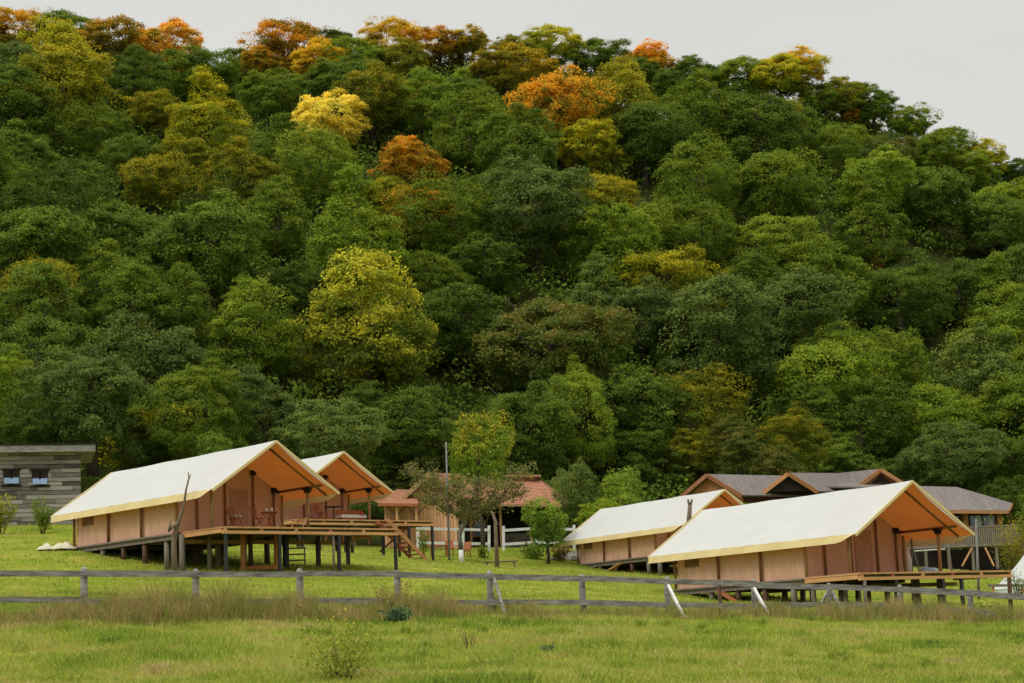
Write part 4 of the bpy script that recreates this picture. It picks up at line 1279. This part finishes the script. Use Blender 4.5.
# --- forest: trees picked out by their look (column, row of the crown's middle, crown width, colour)
HERO = [
    (14, 34, 66, 'oliveor'), (62, 30, 64, 'mid'), (112, 46, 84, 'oliveor'), (62, 92, 118, 'olive'), (160, 52, 84, 'orangetop'), (200, 76, 90, 'mid'), (246, 66, 52, 'mid'), (290, 46, 80, 'orange'),
    (338, 44, 42, 'dark'), (388, 46, 68, 'golden'), (440, 48, 66, 'orange'), (472, 44, 44, 'golden'), (508, 70, 86, 'golden'), (548, 44, 62, 'yelgreen'), (596, 58, 60, 'mid'), (648, 72, 66, 'oliveor'), (650, 58, 40, 'orange'),
    (694, 76, 56, 'mid'), (736, 80, 66, 'mid'), (782, 78, 74, 'yelgreen'), (800, 66, 46, 'golden'), (820, 100, 50, 'mid'), (842, 96, 54, 'olive'), (872, 108, 58, 'mid'), (908, 126, 50, 'mid'), (946, 148, 60, 'mid'), (986, 158, 46, 'yelgreen'), (1018, 172, 44, 'dark'),
    (552, 116, 98, 'orangetop'), (326, 122, 78, 'yellow'), (410, 166, 74, 'orange'), (160, 118, 56, 'olive'), (206, 130, 84, 'yelgreen'), (150, 186, 74, 'olive'), (184, 160, 60, 'yelgreen'), (592, 152, 66, 'yelgreen'), (384, 202, 54, 'yelgreen'),
    (642, 138, 90, 'dark'), (702, 128, 86, 'mid'), (760, 126, 92, 'dark'), (20, 168, 72, 'dark'), (98, 142, 66, 'mid'), (270, 96, 70, 'mid'), (240, 190, 78, 'olive'), (320, 178, 84, 'mid'), (370, 106, 90, 'olive'), (420, 112, 70, 'bright'),
    (470, 140, 80, 'mid'), (520, 162, 90, 'dark'), (700, 196, 92, 'mid'), (770, 190, 96, 'mid'), (872, 184, 84, 'bright'), (828, 150, 66, 'mid'), (930, 200, 90, 'dark'), (990, 222, 84, 'dark'), (930, 158, 60, 'mid'),
    (36, 252, 120, 'dark'), (114, 236, 100, 'dark'), (206, 252, 130, 'dark'), (10, 200, 70, 'mid'), (356, 254, 112, 'bright'), (276, 228, 80, 'mid'), (452, 230, 92, 'mid'), (536, 222, 118, 'grey'), (612, 254, 104, 'bright'), (604, 206, 70, 'olive'),
    (250, 340, 98, 'mid'), (366, 338, 138, 'yellowtop'), (462, 330, 96, 'dark'), (548, 348, 140, 'brown'), (668, 286, 92, 'yelgreen'), (722, 340, 132, 'grey'), (640, 320, 90, 'grey'), (800, 318, 104, 'grey'), (820, 282, 92, 'mid'), (872, 272, 26, 'red'), (900, 300, 84, 'dark'),
    (960, 290, 90, 'dark'), (818, 388, 112, 'bright'), (760, 300, 80, 'dark'), (884, 372, 76, 'mid'), (986, 396, 104, 'grey'), (1000, 320, 84, 'mid'), (640, 416, 110, 'dark'), (692, 420, 90, 'olive'), (860, 430, 90, 'dark'),
    (40, 320, 90, 'dark'), (140, 320, 96, 'dark'), (704, 250, 84, 'mid'), (770, 246, 90, 'mid'), (870, 238, 84, 'mid'), (296, 282, 26, 'golden'), (300, 296, 70, 'dark'), (440, 280, 70, 'mid'), (940, 196, 26, 'red'), (852, 118, 22, 'orange')]
FRONT = [  # nearer edge of the wood: column, row, width, colour, depth, fine mesh, stretch
    (92, 402, 128, 'grey', 132, 0, 1.0), (206, 412, 96, 'mid', 134, 1, 1.0), (330, 446, 112, 'grey', 138, 2, .85), (266, 424, 96, 'grey', 140, 3, 1.0), (10, 392, 62, 'bright', 136, 1, 1.2), (28, 440, 70, 'dark', 130, 0, 1.0),
    (430, 440, 112, 'dark', 158, 2, 1.0), (522, 430, 108, 'dark', 166, 0, 1.1), (580, 420, 84, 'mid', 170, 1, 1.2), (740, 452, 62, 'brown', 172, 3, 1.0), (790, 446, 60, 'olive', 176, 1, 1.1), (955, 466, 100, 'grey', 176, 2, .9), (1012, 462, 70, 'dark', 178, 0, 1.0),
    (690, 460, 64, 'olive', 174, 2, 1.0), (844, 466, 74, 'dark', 182, 3, .95), (150, 440, 90, 'dark', 138, 3, .9), (640, 466, 76, 'dark', 172, 1, 1.0), (384, 432, 84, 'dark', 160, 3, 1.0), (1016, 505, 60, 'dark', 168, 2, 1.0), (905, 480, 60, 'dark', 180, 0, .9)]
trees = []  # x, y, z(base), R, kind, px, py, mesh, sq
for (px, py, w, kind) in HERO:
    lo, hi = 125.0, 300.0
    for _ in range(50):
        Y = (lo + hi) / 2
        R = w * Y / F / 2 * 1.04
        p = at(px, py, Y)
        if p.z < h1(p.x, Y) + ZC * R: lo, hi = lo, Y
        else: lo, hi = Y, hi
    tr_h = 0
    if Y > 296: Y = 284
    back = Y > 252
    p = at(px, py, Y); R = w * Y / F / 2 * 1.04
    trees.append([p.x, Y, p.z - (.74 if back else ZC) * R, R, kind, px, py, random.choice([CROWNS[i] for i in (0, 2, 4, 6)] if back else CROWNS), .92 if back else 1.0, True])
for (px, py, w, kind, Y, fi, sq) in FRONT:
    p = at(px, py, Y); R = w * Y / F / 2 * 1.04
    g = h1(p.x, Y)
    trees.append([p.x, Y, p.z - ZC * R * sq, R, kind, px, py, FINE[fi], sq, True])
hero_n = len(trees)
rr = np.random.default_rng(21)
def PR(u, px):
    w = u * u * (2.6 if px < 450 else 1.1)
    if u < .6 and px > 560: return [.34, .36, .16, .06, .06, .0, .0, .02]
    if u < .55 and px < 330: return [.62, .22, .08, .05, .0, .02, .0, .01]
    return [.36 - .2 * u, .30, .10 - .07 * u, .07 + .12 * w, .08, .03 + .10 * w, .10 * w, .06 - .01 * u]
for Y in np.arange(136, 308, 8.5):
    for X in np.arange(-0.30 * Y, 0.32 * Y, 8.2):
        x = X + rr.uniform(-3, 3); y = Y + rr.uniform(-3.5, 3.5)
        if y < 140 + .85 * x or (-20 < x < 12 and y < 163): continue
        g = h1(x, y); R = rr.choice([rr.uniform(3.2, 4.6), rr.uniform(4.4, 6.6)])
        if y > 262: R = rr.uniform(3.6, 4.8)
        px, py = pix((x, y, g + ZC * R))
        wpx = R * F / y
        ok = True
        for t in trees[:hero_n]:
            if (t[0] - x) ** 2 + (t[1] - y) ** 2 < (0.5 * (t[3] + R)) ** 2: ok = False; break
            hp = t[3] * F / t[1]
            if y < t[1] and abs(t[5] - px) < 0.52 * (hp + wpx) and (t[6] - py) > -(hp + wpx) * .42 and (t[6] - py) < 0.42 * (hp + wpx) : ok = False; break
        if not ok: continue
        if y > 255:
            sk_ = np.interp(px, [a for a, _ in SKY], [b for _, b in SKY])
            top = py - wpx * .95
            if top < sk_:
                R *= 1 - (sk_ - top) / (1.95 * wpx)
                if R < 2.2: continue
                px, py = pix((x, y, g + ZC * R)); wpx = R * F / y
        up_ = np.clip((y - 150) / 130, 0, 1)
        kind = rr.choice(['dark', 'mid', 'grey', 'olive', 'bright', 'yelgreen', 'oliveor', 'brown'], p=np.array(PR(up_, px)) / np.sum(PR(up_, px)))
        trees.append([x, y, g, R, str(kind), px, py, CROWNS[int(rr.choice([0, 2, 4, 6])) if y > 252 else int(rr.integers(10))], .9 if y > 252 else float(rr.uniform(.85, 1.2)), False])

cr_ = np.random.default_rng(5)
for px in np.arange(-16, 1045, 21):
    px = px + cr_.uniform(-7, 7); Y = 281 + cr_.uniform(-7, 7)
    sk_ = np.interp(px, [a for a, _ in SKY], [b for _, b in SKY])
    if any(t[1] > 258 and abs(t[5] - px) < .42 * t[3] * F / t[1] and t[6] - .5 * t[3] * F / t[1] < sk_ + 12 for t in trees[:hero_n]): continue
    R = cr_.uniform(3.3, 5.0); w2 = R * F / Y
    py = sk_ + cr_.uniform(-2, 9) + .92 * w2
    p = at(px, py, Y)
    yl = px < 560
    kind = str(cr_.choice(['oliveor', 'golden', 'olive', 'yelgreen', 'mid', 'dark', 'bright'], p=[.2, .1, .2, .15, .2, .1, .05] if yl else [.03, .03, .22, .14, .34, .16, .08]))
    trees.append([p.x, Y, p.z - .74 * R, R, kind, px, py, CROWNS[int(cr_.choice([0, 2, 4, 6]))], .92, False])

# bushes and saplings that close the gaps under the crowns: one mass
ug = np.random.default_rng(8)
yb = ug.uniform(134, 300, 3000); xb = ug.uniform(-.29, .31, 3000) * yb
kb = ((yb - .85 * xb) > 139) & ~((xb > -17) & (xb < 9) & (yb < 157))
xb, yb = xb[kb], yb[kb]; nb_ = len(xb)
cb = np.c_[xb, yb, hgt(xb, yb) + .6]; rb = ug.uniform(1.4, 3.2, nb_)
ib = np.repeat(np.arange(nb_), 90); n_ = len(ib)
db = ug.normal(size=(n_, 3)); db /= np.linalg.norm(db, axis=1)[:, None]; db[:, 2] = np.abs(db[:, 2])
pb = cb[ib] + db * (rb[ib] * ug.uniform(.5, 1.05, n_))[:, None]
nn = db + ug.normal(size=(n_, 3)) * .5; nn /= np.linalg.norm(nn, axis=1)[:, None]
t1 = np.cross(nn, ug.normal(size=(n_, 3))); t1 /= np.linalg.norm(t1, axis=1)[:, None]; b1 = np.cross(nn, t1)
sb = ug.uniform(.14, .32, n_)[:, None]
qb = np.stack([pb - t1 * sb, pb - b1 * sb * .6, pb + t1 * sb, pb + b1 * sb * .6], 1).reshape(-1, 3)
tag(fast_mesh('undergrowth', qb, 4, LM['dark'], {'turn': ug.random(n_), 'tint': ug.random(n_)}), kind='stuff')

def leaf_mass(name, cx, cy, dz, rad, per, size, kind, seed):
    g_ = np.random.default_rng(seed)
    c_ = np.c_[cx, cy, hgt(cx, cy) + dz]; i_ = np.repeat(np.arange(len(cx)), per); n_ = len(i_)
    d_ = g_.normal(size=(n_, 3)); d_ /= np.linalg.norm(d_, axis=1)[:, None]
    k_ = 1 + .2 * np.sin(d_[:, 0] * 4 + i_) * np.sin(d_[:, 1] * 4 + 2 * i_) + .12 * np.sin(d_[:, 2] * 9 + i_)
    p_ = c_[i_] + d_ * (rad[i_] * k_ * g_.uniform(.6, 1.03, n_))[:, None]
    m_ = d_ + g_.normal(size=(n_, 3)) * .5 + np.array([0, 0, .4]); m_ /= np.linalg.norm(m_, axis=1)[:, None]
    u_ = np.cross(m_, g_.normal(size=(n_, 3))); u_ /= np.linalg.norm(u_, axis=1)[:, None]; w_ = np.cross(m_, u_)
    s_ = (size * g_.uniform(.6, 1.3, n_))[:, None]
    q_ = np.stack([p_ - u_ * s_, p_ - w_ * s_ * .6, p_ + u_ * s_, p_ + w_ * s_ * .6], 1).reshape(-1, 3)
    tag(fast_mesh(name, q_, 4, LM[kind], {'turn': g_.uniform(.2, 1, n_), 'tint': g_.random(n_)}), kind='stuff')
# thicket along the crest, and the wood going on to both sides of the view
lm = np.random.default_rng(77)
cx = lm.uniform(-84, 92, 330); leaf_mass('crest_undergrowth', cx, lm.uniform(283, 298, 330), lm.uniform(1.0, 2.4, 330), lm.uniform(2.0, 3.2, 330), 260, .24, 'mid', 78)
yo = lm.uniform(130, 300, 260); sd_ = np.where(lm.random(260) < .5, -1, 1); xo = sd_ * lm.uniform(.31, .62, 260) * yo
kk = yo - .62 * np.maximum(xo, 0) > 118
leaf_mass('woods', xo[kk], yo[kk], lm.uniform(3.5, 5.5, kk.sum()), lm.uniform(4, 6.5, kk.sum()), 700, .36, 'mid', 79)

# leave out the trees that stand wholly behind others
buf = np.full((176, 264), 0, bool)   # 4 px cells, 16 px margin
order = sorted(range(len(trees)), key=lambda i: trees[i][1])
yy, xx = np.mgrid[0:176, 0:264]
vis = {}
for i in order:
    t = trees[i]
    r = t[3] * F / t[1] * .86; ry = r * .85
    cx, cy = (t[5] + 16) / 4, (t[6] + 8) / 4
    m = ((xx - cx) / (r / 4)) ** 2 + ((yy - cy) / (ry / 4)) ** 2 < 1
    tot = m.sum(); new = (m & ~buf).sum()
    inside = (t[5] > -r - 14) and (t[5] < 1024 + r + 14) and t[6] < 520
    vis[i] = (new / max(tot, 1)) if inside else 0
    buf |= m
kept = [i for i in order if vis[i] > (0.02 if i < hero_n else 0.07)]

LOOK = {'dark': 'dark green tree', 'mid': 'mid-green tree', 'bright': 'bright green tree', 'grey': 'grey-green tree', 'olive': 'olive green tree', 'yelgreen': 'yellow-green tree', 'yellowtop': 'yellow-topped green tree',
        'yellow': 'bright yellow tree', 'golden': 'golden tree', 'orange': 'orange tree', 'orangetop': 'orange-topped green tree', 'oliveor': 'olive-orange tree', 'brown': 'brownish green tree', 'red': 'small reddish tree'}
def where(px, py, Y):
    s = np.interp(px, [a for a, _ in SKY], [b for _, b in SKY])
    row = 'on the skyline' if py < s + 34 else 'high upslope' if py < s + 110 else 'midway upslope' if py < 265 else 'low upslope' if py < 380 else 'at the wood edge'
    col = ('above the weathered cabin' if px < 110 else 'above the cabin-side tent' if px < 290 else 'above the deck stairs' if px < 410 else 'above the tiled house' if px < 560 else
           'above the half-hidden tent' if px < 690 else 'above the brown gables' if px < 890 else 'above the balcony')
    return row, col
names = {}
for i in kept:
    t = trees[i]; row, col = where(t[5], t[6], t[1]); names.setdefault((t[4], row, col), []).append(i)
ORD = ['first', 'second', 'third', 'fourth', 'fifth', 'sixth', 'seventh', 'eighth', 'ninth', 'tenth', 'eleventh', 'twelfth']
NUM = {2: 'two', 3: 'three', 4: 'four', 5: 'five', 6: 'six', 7: 'seven', 8: 'eight', 9: 'nine', 10: 'ten', 11: 'eleven', 12: 'twelve'}
for (kind, row, col), ids in names.items():
    ids.sort(key=lambda i: trees[i][5])
    look = LOOK[kind]
    for k, i in enumerate(ids):
        lab = f'{look} {row} {col}'
        if len(ids) > 1:
            lab += f", {ORD[k]} of {NUM[len(ids)]} from cabin"
        x, y, z, R, kd, px, py, me, sq, hero = trees[i]
        add_tree((x, y, z), R, kd, me, lab, group='trees of the wooded hillside', sq=sq, zc=.74 / sq if y > 252 else ZC, trunk=random.choice(LOW_TRUNKS) if y > 252 else None)
print('TREES', len(kept), 'of', len(trees))


# ------------------------------------------------------------------ garden trees and shrubs
def garden_tree(label, px, py, w, Y, kind, me, name='garden_tree', cat='tree', zc=ZC, hz=1.0, trunk=None, base_py=None):
    p = at(px, py, Y); R = w * Y / F / 2
    g = h1(p.x, Y)
    zc_u = max((p.z - g) / R, .3)
    return add_tree((p.x, Y, g), R, kind, me, label, cat, name, zc=zc_u, trunk=trunk or trunk_mesh(int(px), zc_u, .06, 7))


def loose_crown(seed, ncl, nleaf, leaf, hz=.8, crad=(.08, .2), bottom=-.9):
    return crown_mesh('crown', seed, ncl, nleaf, leaf, hz=hz, crad=crad, fill=.5, lobes=8, bottom=bottom)


LM['autumnmix'] = leaf_mat('leaf_garden_autumn', (0.17, 0.24, 0.022), (0.42, 0.34, 0.03), .88)
LM['applebrown'] = leaf_mat('leaf_apple', (0.16, 0.18, 0.045), (0.25, 0.19, 0.055), .75)
garden_tree('young green tree turning yellow and orange behind the tall grey pole', 478, 450, 74, 128, 'autumnmix', loose_crown(90, 90, 11000, .036, 1.2, (.09, .22)))
garden_tree('small green tree before the porch of the tiled house', 546, 523, 54, 126, 'shrub', loose_crown(91, 80, 8000, .04, 1.0, (.09, .22)))
garden_tree('grey-green conical conifer behind the half hidden tent roof', 576, 500, 46, 140, 'grey', TALL[0], 'conifer', 'tree')
garden_tree('grey-green feathery conifer close to the end of the tiled roof', 561, 498, 38, 152, 'grey', TALL[1], 'conifer', 'tree')
garden_tree('bright green bushy tree behind the half hidden tent roof', 622, 511, 56, 142, 'shrub', loose_crown(92, 110, 15000, .03, 1.5, (.09, .2)))
garden_tree('bright green low bush between the two tents and the conifer', 600, 518, 42, 138, 'bright', loose_crown(93, 80, 9000, .036, 1.1, (.1, .22)))
garden_tree('light green bush behind the ridge of the tent by the cabin', 218, 447, 34, 112, 'shrub', loose_crown(94, 30, 2600, .06, 1.0, (.14, .28)))
garden_tree('dark green bush growing behind the white bell tent', 1040, 520, 60, 125, 'dark', FINE[1])


garden_tree('dark green bush filling the gap between the pedestal table tent and the tiled porch', 378, 512, 56, 150, 'dark', FINE[2])
garden_tree('dark bushy sapling behind the tiled porch roof', 402, 492, 56, 158, 'dark', FINE[3])


def apple_tree():
    Y = gpix(461.5, 562); p = at(461.5, 562, Y); g = h1(p.x, Y)
    t = thing('apple_tree', 'sparse brownish apple tree with a whitewashed trunk before the white fence', 'tree', (p.x, Y, g))
    O = V((p.x, Y, g))
    R = lambda x, y, d=0: at(x, y, Y + d) - O
    MB().tube([V((0, 0, -.1)), R(461, 550)], [.17, .15], 9).build('whitewash', M['whitepaint'], t, True)
    mb = MB()
    mb.tube([R(461, 550.2), R(460, 540), R(459, 533), R(466, 521), R(468, 519)], [.145, .14, .13, .14, .13], 8)
    br = [([(467, 520), (480, 512), (497, 504), (512, 497), (524, 493)], [.13, .1, .08, .05, .02]), ([(466, 521), (452, 512), (436, 504), (420, 500)], [.12, .08, .05, .02]),
          ([(467, 520), (470, 505), (474, 492), (480, 480)], [.1, .07, .05, .02]), ([(452, 512), (444, 497), (436, 484), (428, 470)], [.07, .05, .03, .015]), ([(480, 512), (490, 498), (496, 486)], [.06, .04, .02]),
          ([(436, 504), (424, 490), (416, 478), (413, 468)], [.05, .035, .025, .012]), ([(470, 505), (458, 492), (452, 482)], [.05, .03, .015]), ([(497, 504), (508, 488), (518, 478), (527, 468)], [.05, .03, .02, .01])]
    rn = random.Random(5); tips = []
    for pts, rd in br:
        d = rn.uniform(-1.6, 1.6)
        P = [R(x, y, d * k / (len(pts) - 1)) for k, (x, y) in enumerate(pts)]
        mb.tube(P, rd, 6)
        for k in range(len(P) - 1):
            for j in range(16):
                q = P[k].lerp(P[k + 1], rn.random())
                e = V((rn.uniform(-1, 1), rn.uniform(-1, 1), rn.uniform(-.35, .9))) * rn.uniform(.5, 1.15)
                mb.tube([q, q + e * .5, q + e], [.018, .012, .006], 4)
                tips += [q + e * f for f in (.35, .5, .65, .8, .92, 1.0)]
    mb.build('trunk', M['greybark'], t, True)
    q = []; n = len(tips)
    r = np.random.default_rng(4)
    T = np.repeat(np.array([tuple(x) for x in tips]), 3, 0) + r.normal(0, .16, (n * 3, 3))
    N_ = r.normal(size=(len(T), 3)); N_ /= np.linalg.norm(N_, axis=1)[:, None]
    t1 = np.cross(N_, r.normal(size=(len(T), 3))); t1 /= np.linalg.norm(t1, axis=1)[:, None]; b1 = np.cross(N_, t1)
    s = r.uniform(.04, .10, len(T))[:, None]
    q = np.stack([T - t1 * s, T - b1 * s * .6, T + t1 * s, T + b1 * s * .6], 1).reshape(-1, 3)
    fast_mesh('crown', q, 4, LM['applebrown'], {'turn': r.uniform(.2, 1, len(T)), 'tint': r.random(len(T))}, t)
apple_tree()


def shrub(label, px, Y, wpx, hpx, kind, seed, nstem=9, nleaf=420, leaf=.06, name='shrub', cat='shrub', stem='stem', spread=.45, group=None, start=.25):
    g = gp(px, Y); H = hpx * Y / F; W_ = wpx * Y / F / 2
    t = thing(name, label, cat, g, 0, group)
    r = random.Random(seed); mb = MB(); pts = []
    for k in range(nstem):
        a = r.uniform(0, 6.28); e = V((math.cos(a) * W_ * r.uniform(.1, 1), math.sin(a) * W_ * r.uniform(.1, 1), H * r.uniform(.6 if name != 'wild_bush' else .25, 1)))
        b0 = V((math.cos(a) * .1 * W_, math.sin(a) * .1 * W_, -.05))
        m_ = b0.lerp(e, .5) + V((0, 0, H * .08))
        mb.tube([b0, m_, e], ([.006, .004, .002] if name == 'wild_bush' else [.005 + .005 * H, .004 + .003 * H, .002]), 5)
        for j in range(nleaf // nstem):
            f = start + (1 - start) * r.random()
            q = (b0.lerp(m_, f * 2) if f < .5 else m_.lerp(e, f * 2 - 1)) + V((r.gauss(0, 1), r.gauss(0, 1), r.gauss(0, .8))) * spread * W_ * .45
            pts.append(tuple(q))
    mb.build('stem', M[stem], t, True)
    T = np.array(pts); n = len(T); rg = np.random.default_rng(seed)
    T[:, 2] = np.maximum(T[:, 2], .02)
    N_ = rg.normal(size=(n, 3)) + np.array([0, 0, .8]); N_ /= np.linalg.norm(N_, axis=1)[:, None]
    t1 = np.cross(N_, rg.normal(size=(n, 3))); t1 /= np.linalg.norm(t1, axis=1)[:, None]; b1 = np.cross(N_, t1)
    s = (leaf * rg.uniform(.6, 1.3, n))[:, None]
    q = np.stack([T - t1 * s, T - b1 * s * .5, T + t1 * s, T + b1 * s * .5], 1).reshape(-1, 3)
    fast_mesh('foliage', q, 4, LM[kind], {'turn': np.clip(T[:, 2] / max(H, .01) * .8 + rg.normal(0, .15, n), 0, 1.3), 'tint': rg.random(n)}, t)
    return t


shrub('bright green young shrub on the lawn below the corner of the cabin', 43, 97, 26, 36, 'bright', 1, 12, 900, .07)
shrub('yellow-tinged bushy shrub under the first cabin window', 2, 97, 30, 42, 'yelgreen', 2, 12, 1000, .07)
LM['rusty2'] = leaf_mat('leaf_meadow_bush', (0.25, 0.30, 0.035), (0.40, 0.34, 0.06), .75)
LM['rusty'] = leaf_mat('leaf_rusty', (0.19, 0.18, 0.04), (0.29, 0.20, 0.06), .6)
shrub('wild bush with reddish stems and yellow-green leaves in the open meadow', 340, 30.5, 92, 58, 'rusty2', 3, 30, 1500, .032, 'wild_bush', 'bush', start=.25, spread=.62)
shrub('blue-green thistle clump growing below the rail fence', 398, 47.5, 32, 17, 'teal', 4, 22, 500, .055, 'thistle', 'plant', start=.1)
shrub('low blue-green thistle rosette alone in the meadow before the fence', 546, 38, 20, 9, 'teal', 5, 12, 200, .04, 'thistle', 'plant', start=.05)
shrub('dried brown weed leaning in the meadow below the fence post', 468, 39, 26, 26, 'brown', 6, 9, 70, .02, 'dried_weed', 'weed', start=.4)
shrub('yellowish flowering bush before the white fence under the small tree', 536, 128, 36, 15, 'shrub', 7, 14, 700, .10, 'garden_bush', 'bush')
shrub('reddish flowering bush at the end of the white fence by the rubble', 560, 128, 28, 14, 'rusty', 8, 12, 500, .10, 'garden_bush', 'bush')
shrub('small dark green bush at the foot of the white fence post', 486, 127, 16, 13, 'mid', 9, 10, 320, .09, 'garden_bush', 'bush')
shrub('pale green climbing shrub beside the deck stairs', 424, 121, 16, 36, 'shrub', 10, 9, 240, .09)
shrub('tall twiggy yellow-green shrub rising over the bell tent', 1021, 104, 44, 74, 'olive', 11, 40, 2800, .05, start=.3, spread=.7)
shrub('low dark twiggy bush in front of the bell tent', 1020, 92, 26, 26, 'grey', 17, 16, 500, .05, start=.2)
shrub('dark leafy bush growing through the fence by the tall steel post', 985, 62.5, 44, 20, 'grey', 12, 26, 900, .045, 'wild_bush', 'bush', start=.1)
shrub('dark leafy bush against the fence below the deck post', 935, 61.5, 40, 20, 'grey', 13, 24, 800, .045, 'wild_bush', 'bush', start=.1)
shrub('dry brown bush against the fence near the thistle clump', 392, 51.2, 52, 34, 'rusty', 14, 34, 900, .045, 'wild_bush', 'bush', start=.08)
shrub('dry brown bush around the fence post with a leaning brace', 492, 53.4, 32, 22, 'rusty', 15, 20, 500, .04, 'wild_bush', 'bush', start=.1)

# tall straw stalks standing in the meadow
st_px = RNG.uniform(0, 1024, 160); st_Y = RNG.uniform(28, 52, 160)
X = (st_px - 512) / F * st_Y
blades('straw_grass', np.c_[X, st_Y, hgt(X, st_Y)], RNG.uniform(.25, .6, 160), np.full(160, .010), RNG.uniform(.1, .6, 160), M['dry'], RNG.uniform(.6, 1.0, 160))

# ------------------------------------------------------------------ light, sky, view
SUN_EL, SUN_AZ = math.radians(52), math.radians(228)   # azimuth from +Y, clockwise
world = bpy.data.worlds.new('World'); scn.world = world; world.use_nodes = True
nt = world.node_tree; N, L = nt.nodes, nt.links
bg = N['Background']; bg.inputs['Strength'].default_value = 0.1
sk = N.new('ShaderNodeTexSky'); sk.sky_type = 'NISHITA'; sk.sun_disc = False
sk.sun_elevation = SUN_EL; sk.sun_rotation = SUN_AZ; sk.dust_density = 3.0
hs = N.new('ShaderNodeHueSaturation'); hs.inputs['Saturation'].default_value = 0.10
L.new(sk.outputs[0], hs.inputs['Color'])
tc = N.new('ShaderNodeTexCoord'); mp = N.new('ShaderNodeMapping'); mp.inputs['Scale'].default_value = (1, 1, 3)
L.new(tc.outputs['Generated'], mp.inputs['Vector'])
no = N.new('ShaderNodeTexNoise'); no.inputs['Scale'].default_value = 1.6; no.inputs['Detail'].default_value = 5
L.new(mp.outputs['Vector'], no.inputs['Vector'])
cr = N.new('ShaderNodeValToRGB')
cr.color_ramp.elements[0].position = .3; cr.color_ramp.elements[1].position = .7
cr.color_ramp.elements[0].color = (6.9, 7.0, 6.7, 1); cr.color_ramp.elements[1].color = (7.9, 7.95, 7.55, 1)
L.new(no.outputs['Fac'], cr.inputs['Fac'])
mx = N.new('ShaderNodeMix'); mx.data_type = 'RGBA'; mx.inputs[0].default_value = 0.85
L.new(hs.outputs['Color'], mx.inputs[6]); L.new(cr.outputs['Color'], mx.inputs[7])
sp = N.new('ShaderNodeSeparateXYZ'); L.new(tc.outputs['Generated'], sp.inputs[0])
mr = N.new('ShaderNodeMapRange'); mr.inputs['From Min'].default_value = .36; mr.inputs['From Max'].default_value = 1.0; mr.inputs['To Min'].default_value = 1.0; mr.inputs['To Max'].default_value = 3.2
L.new(sp.outputs[2], mr.inputs['Value'])
vm = N.new('ShaderNodeVectorMath'); vm.operation = 'SCALE'
L.new(mx.outputs[2], vm.inputs[0]); L.new(mr.outputs['Result'], vm.inputs['Scale'])
L.new(vm.outputs[0], bg.inputs['Color'])
sd = bpy.data.lights.new('sun', 'SUN'); sd.energy = 1.3; sd.angle = math.radians(18); sd.color = (1.0, .96, .89)
so = bpy.data.objects.new('sun', sd); COL.objects.link(so)
dirv = V((math.sin(SUN_AZ) * math.cos(SUN_EL), math.cos(SUN_AZ) * math.cos(SUN_EL), math.sin(SUN_EL)))
so.rotation_euler = dirv.to_track_quat('Z', 'Y').to_euler()
so.location = (0, 0, 200)

scn.render.engine = 'CYCLES'
scn.cycles.max_bounces = 6
scn.cycles.diffuse_bounces = 4
scn.cycles.use_denoising = True
vs = scn.view_settings
vs.view_transform = 'Standard'; vs.look = 'None'; vs.exposure = 0.0; vs.gamma = 1.0; vs.use_curve_mapping = False
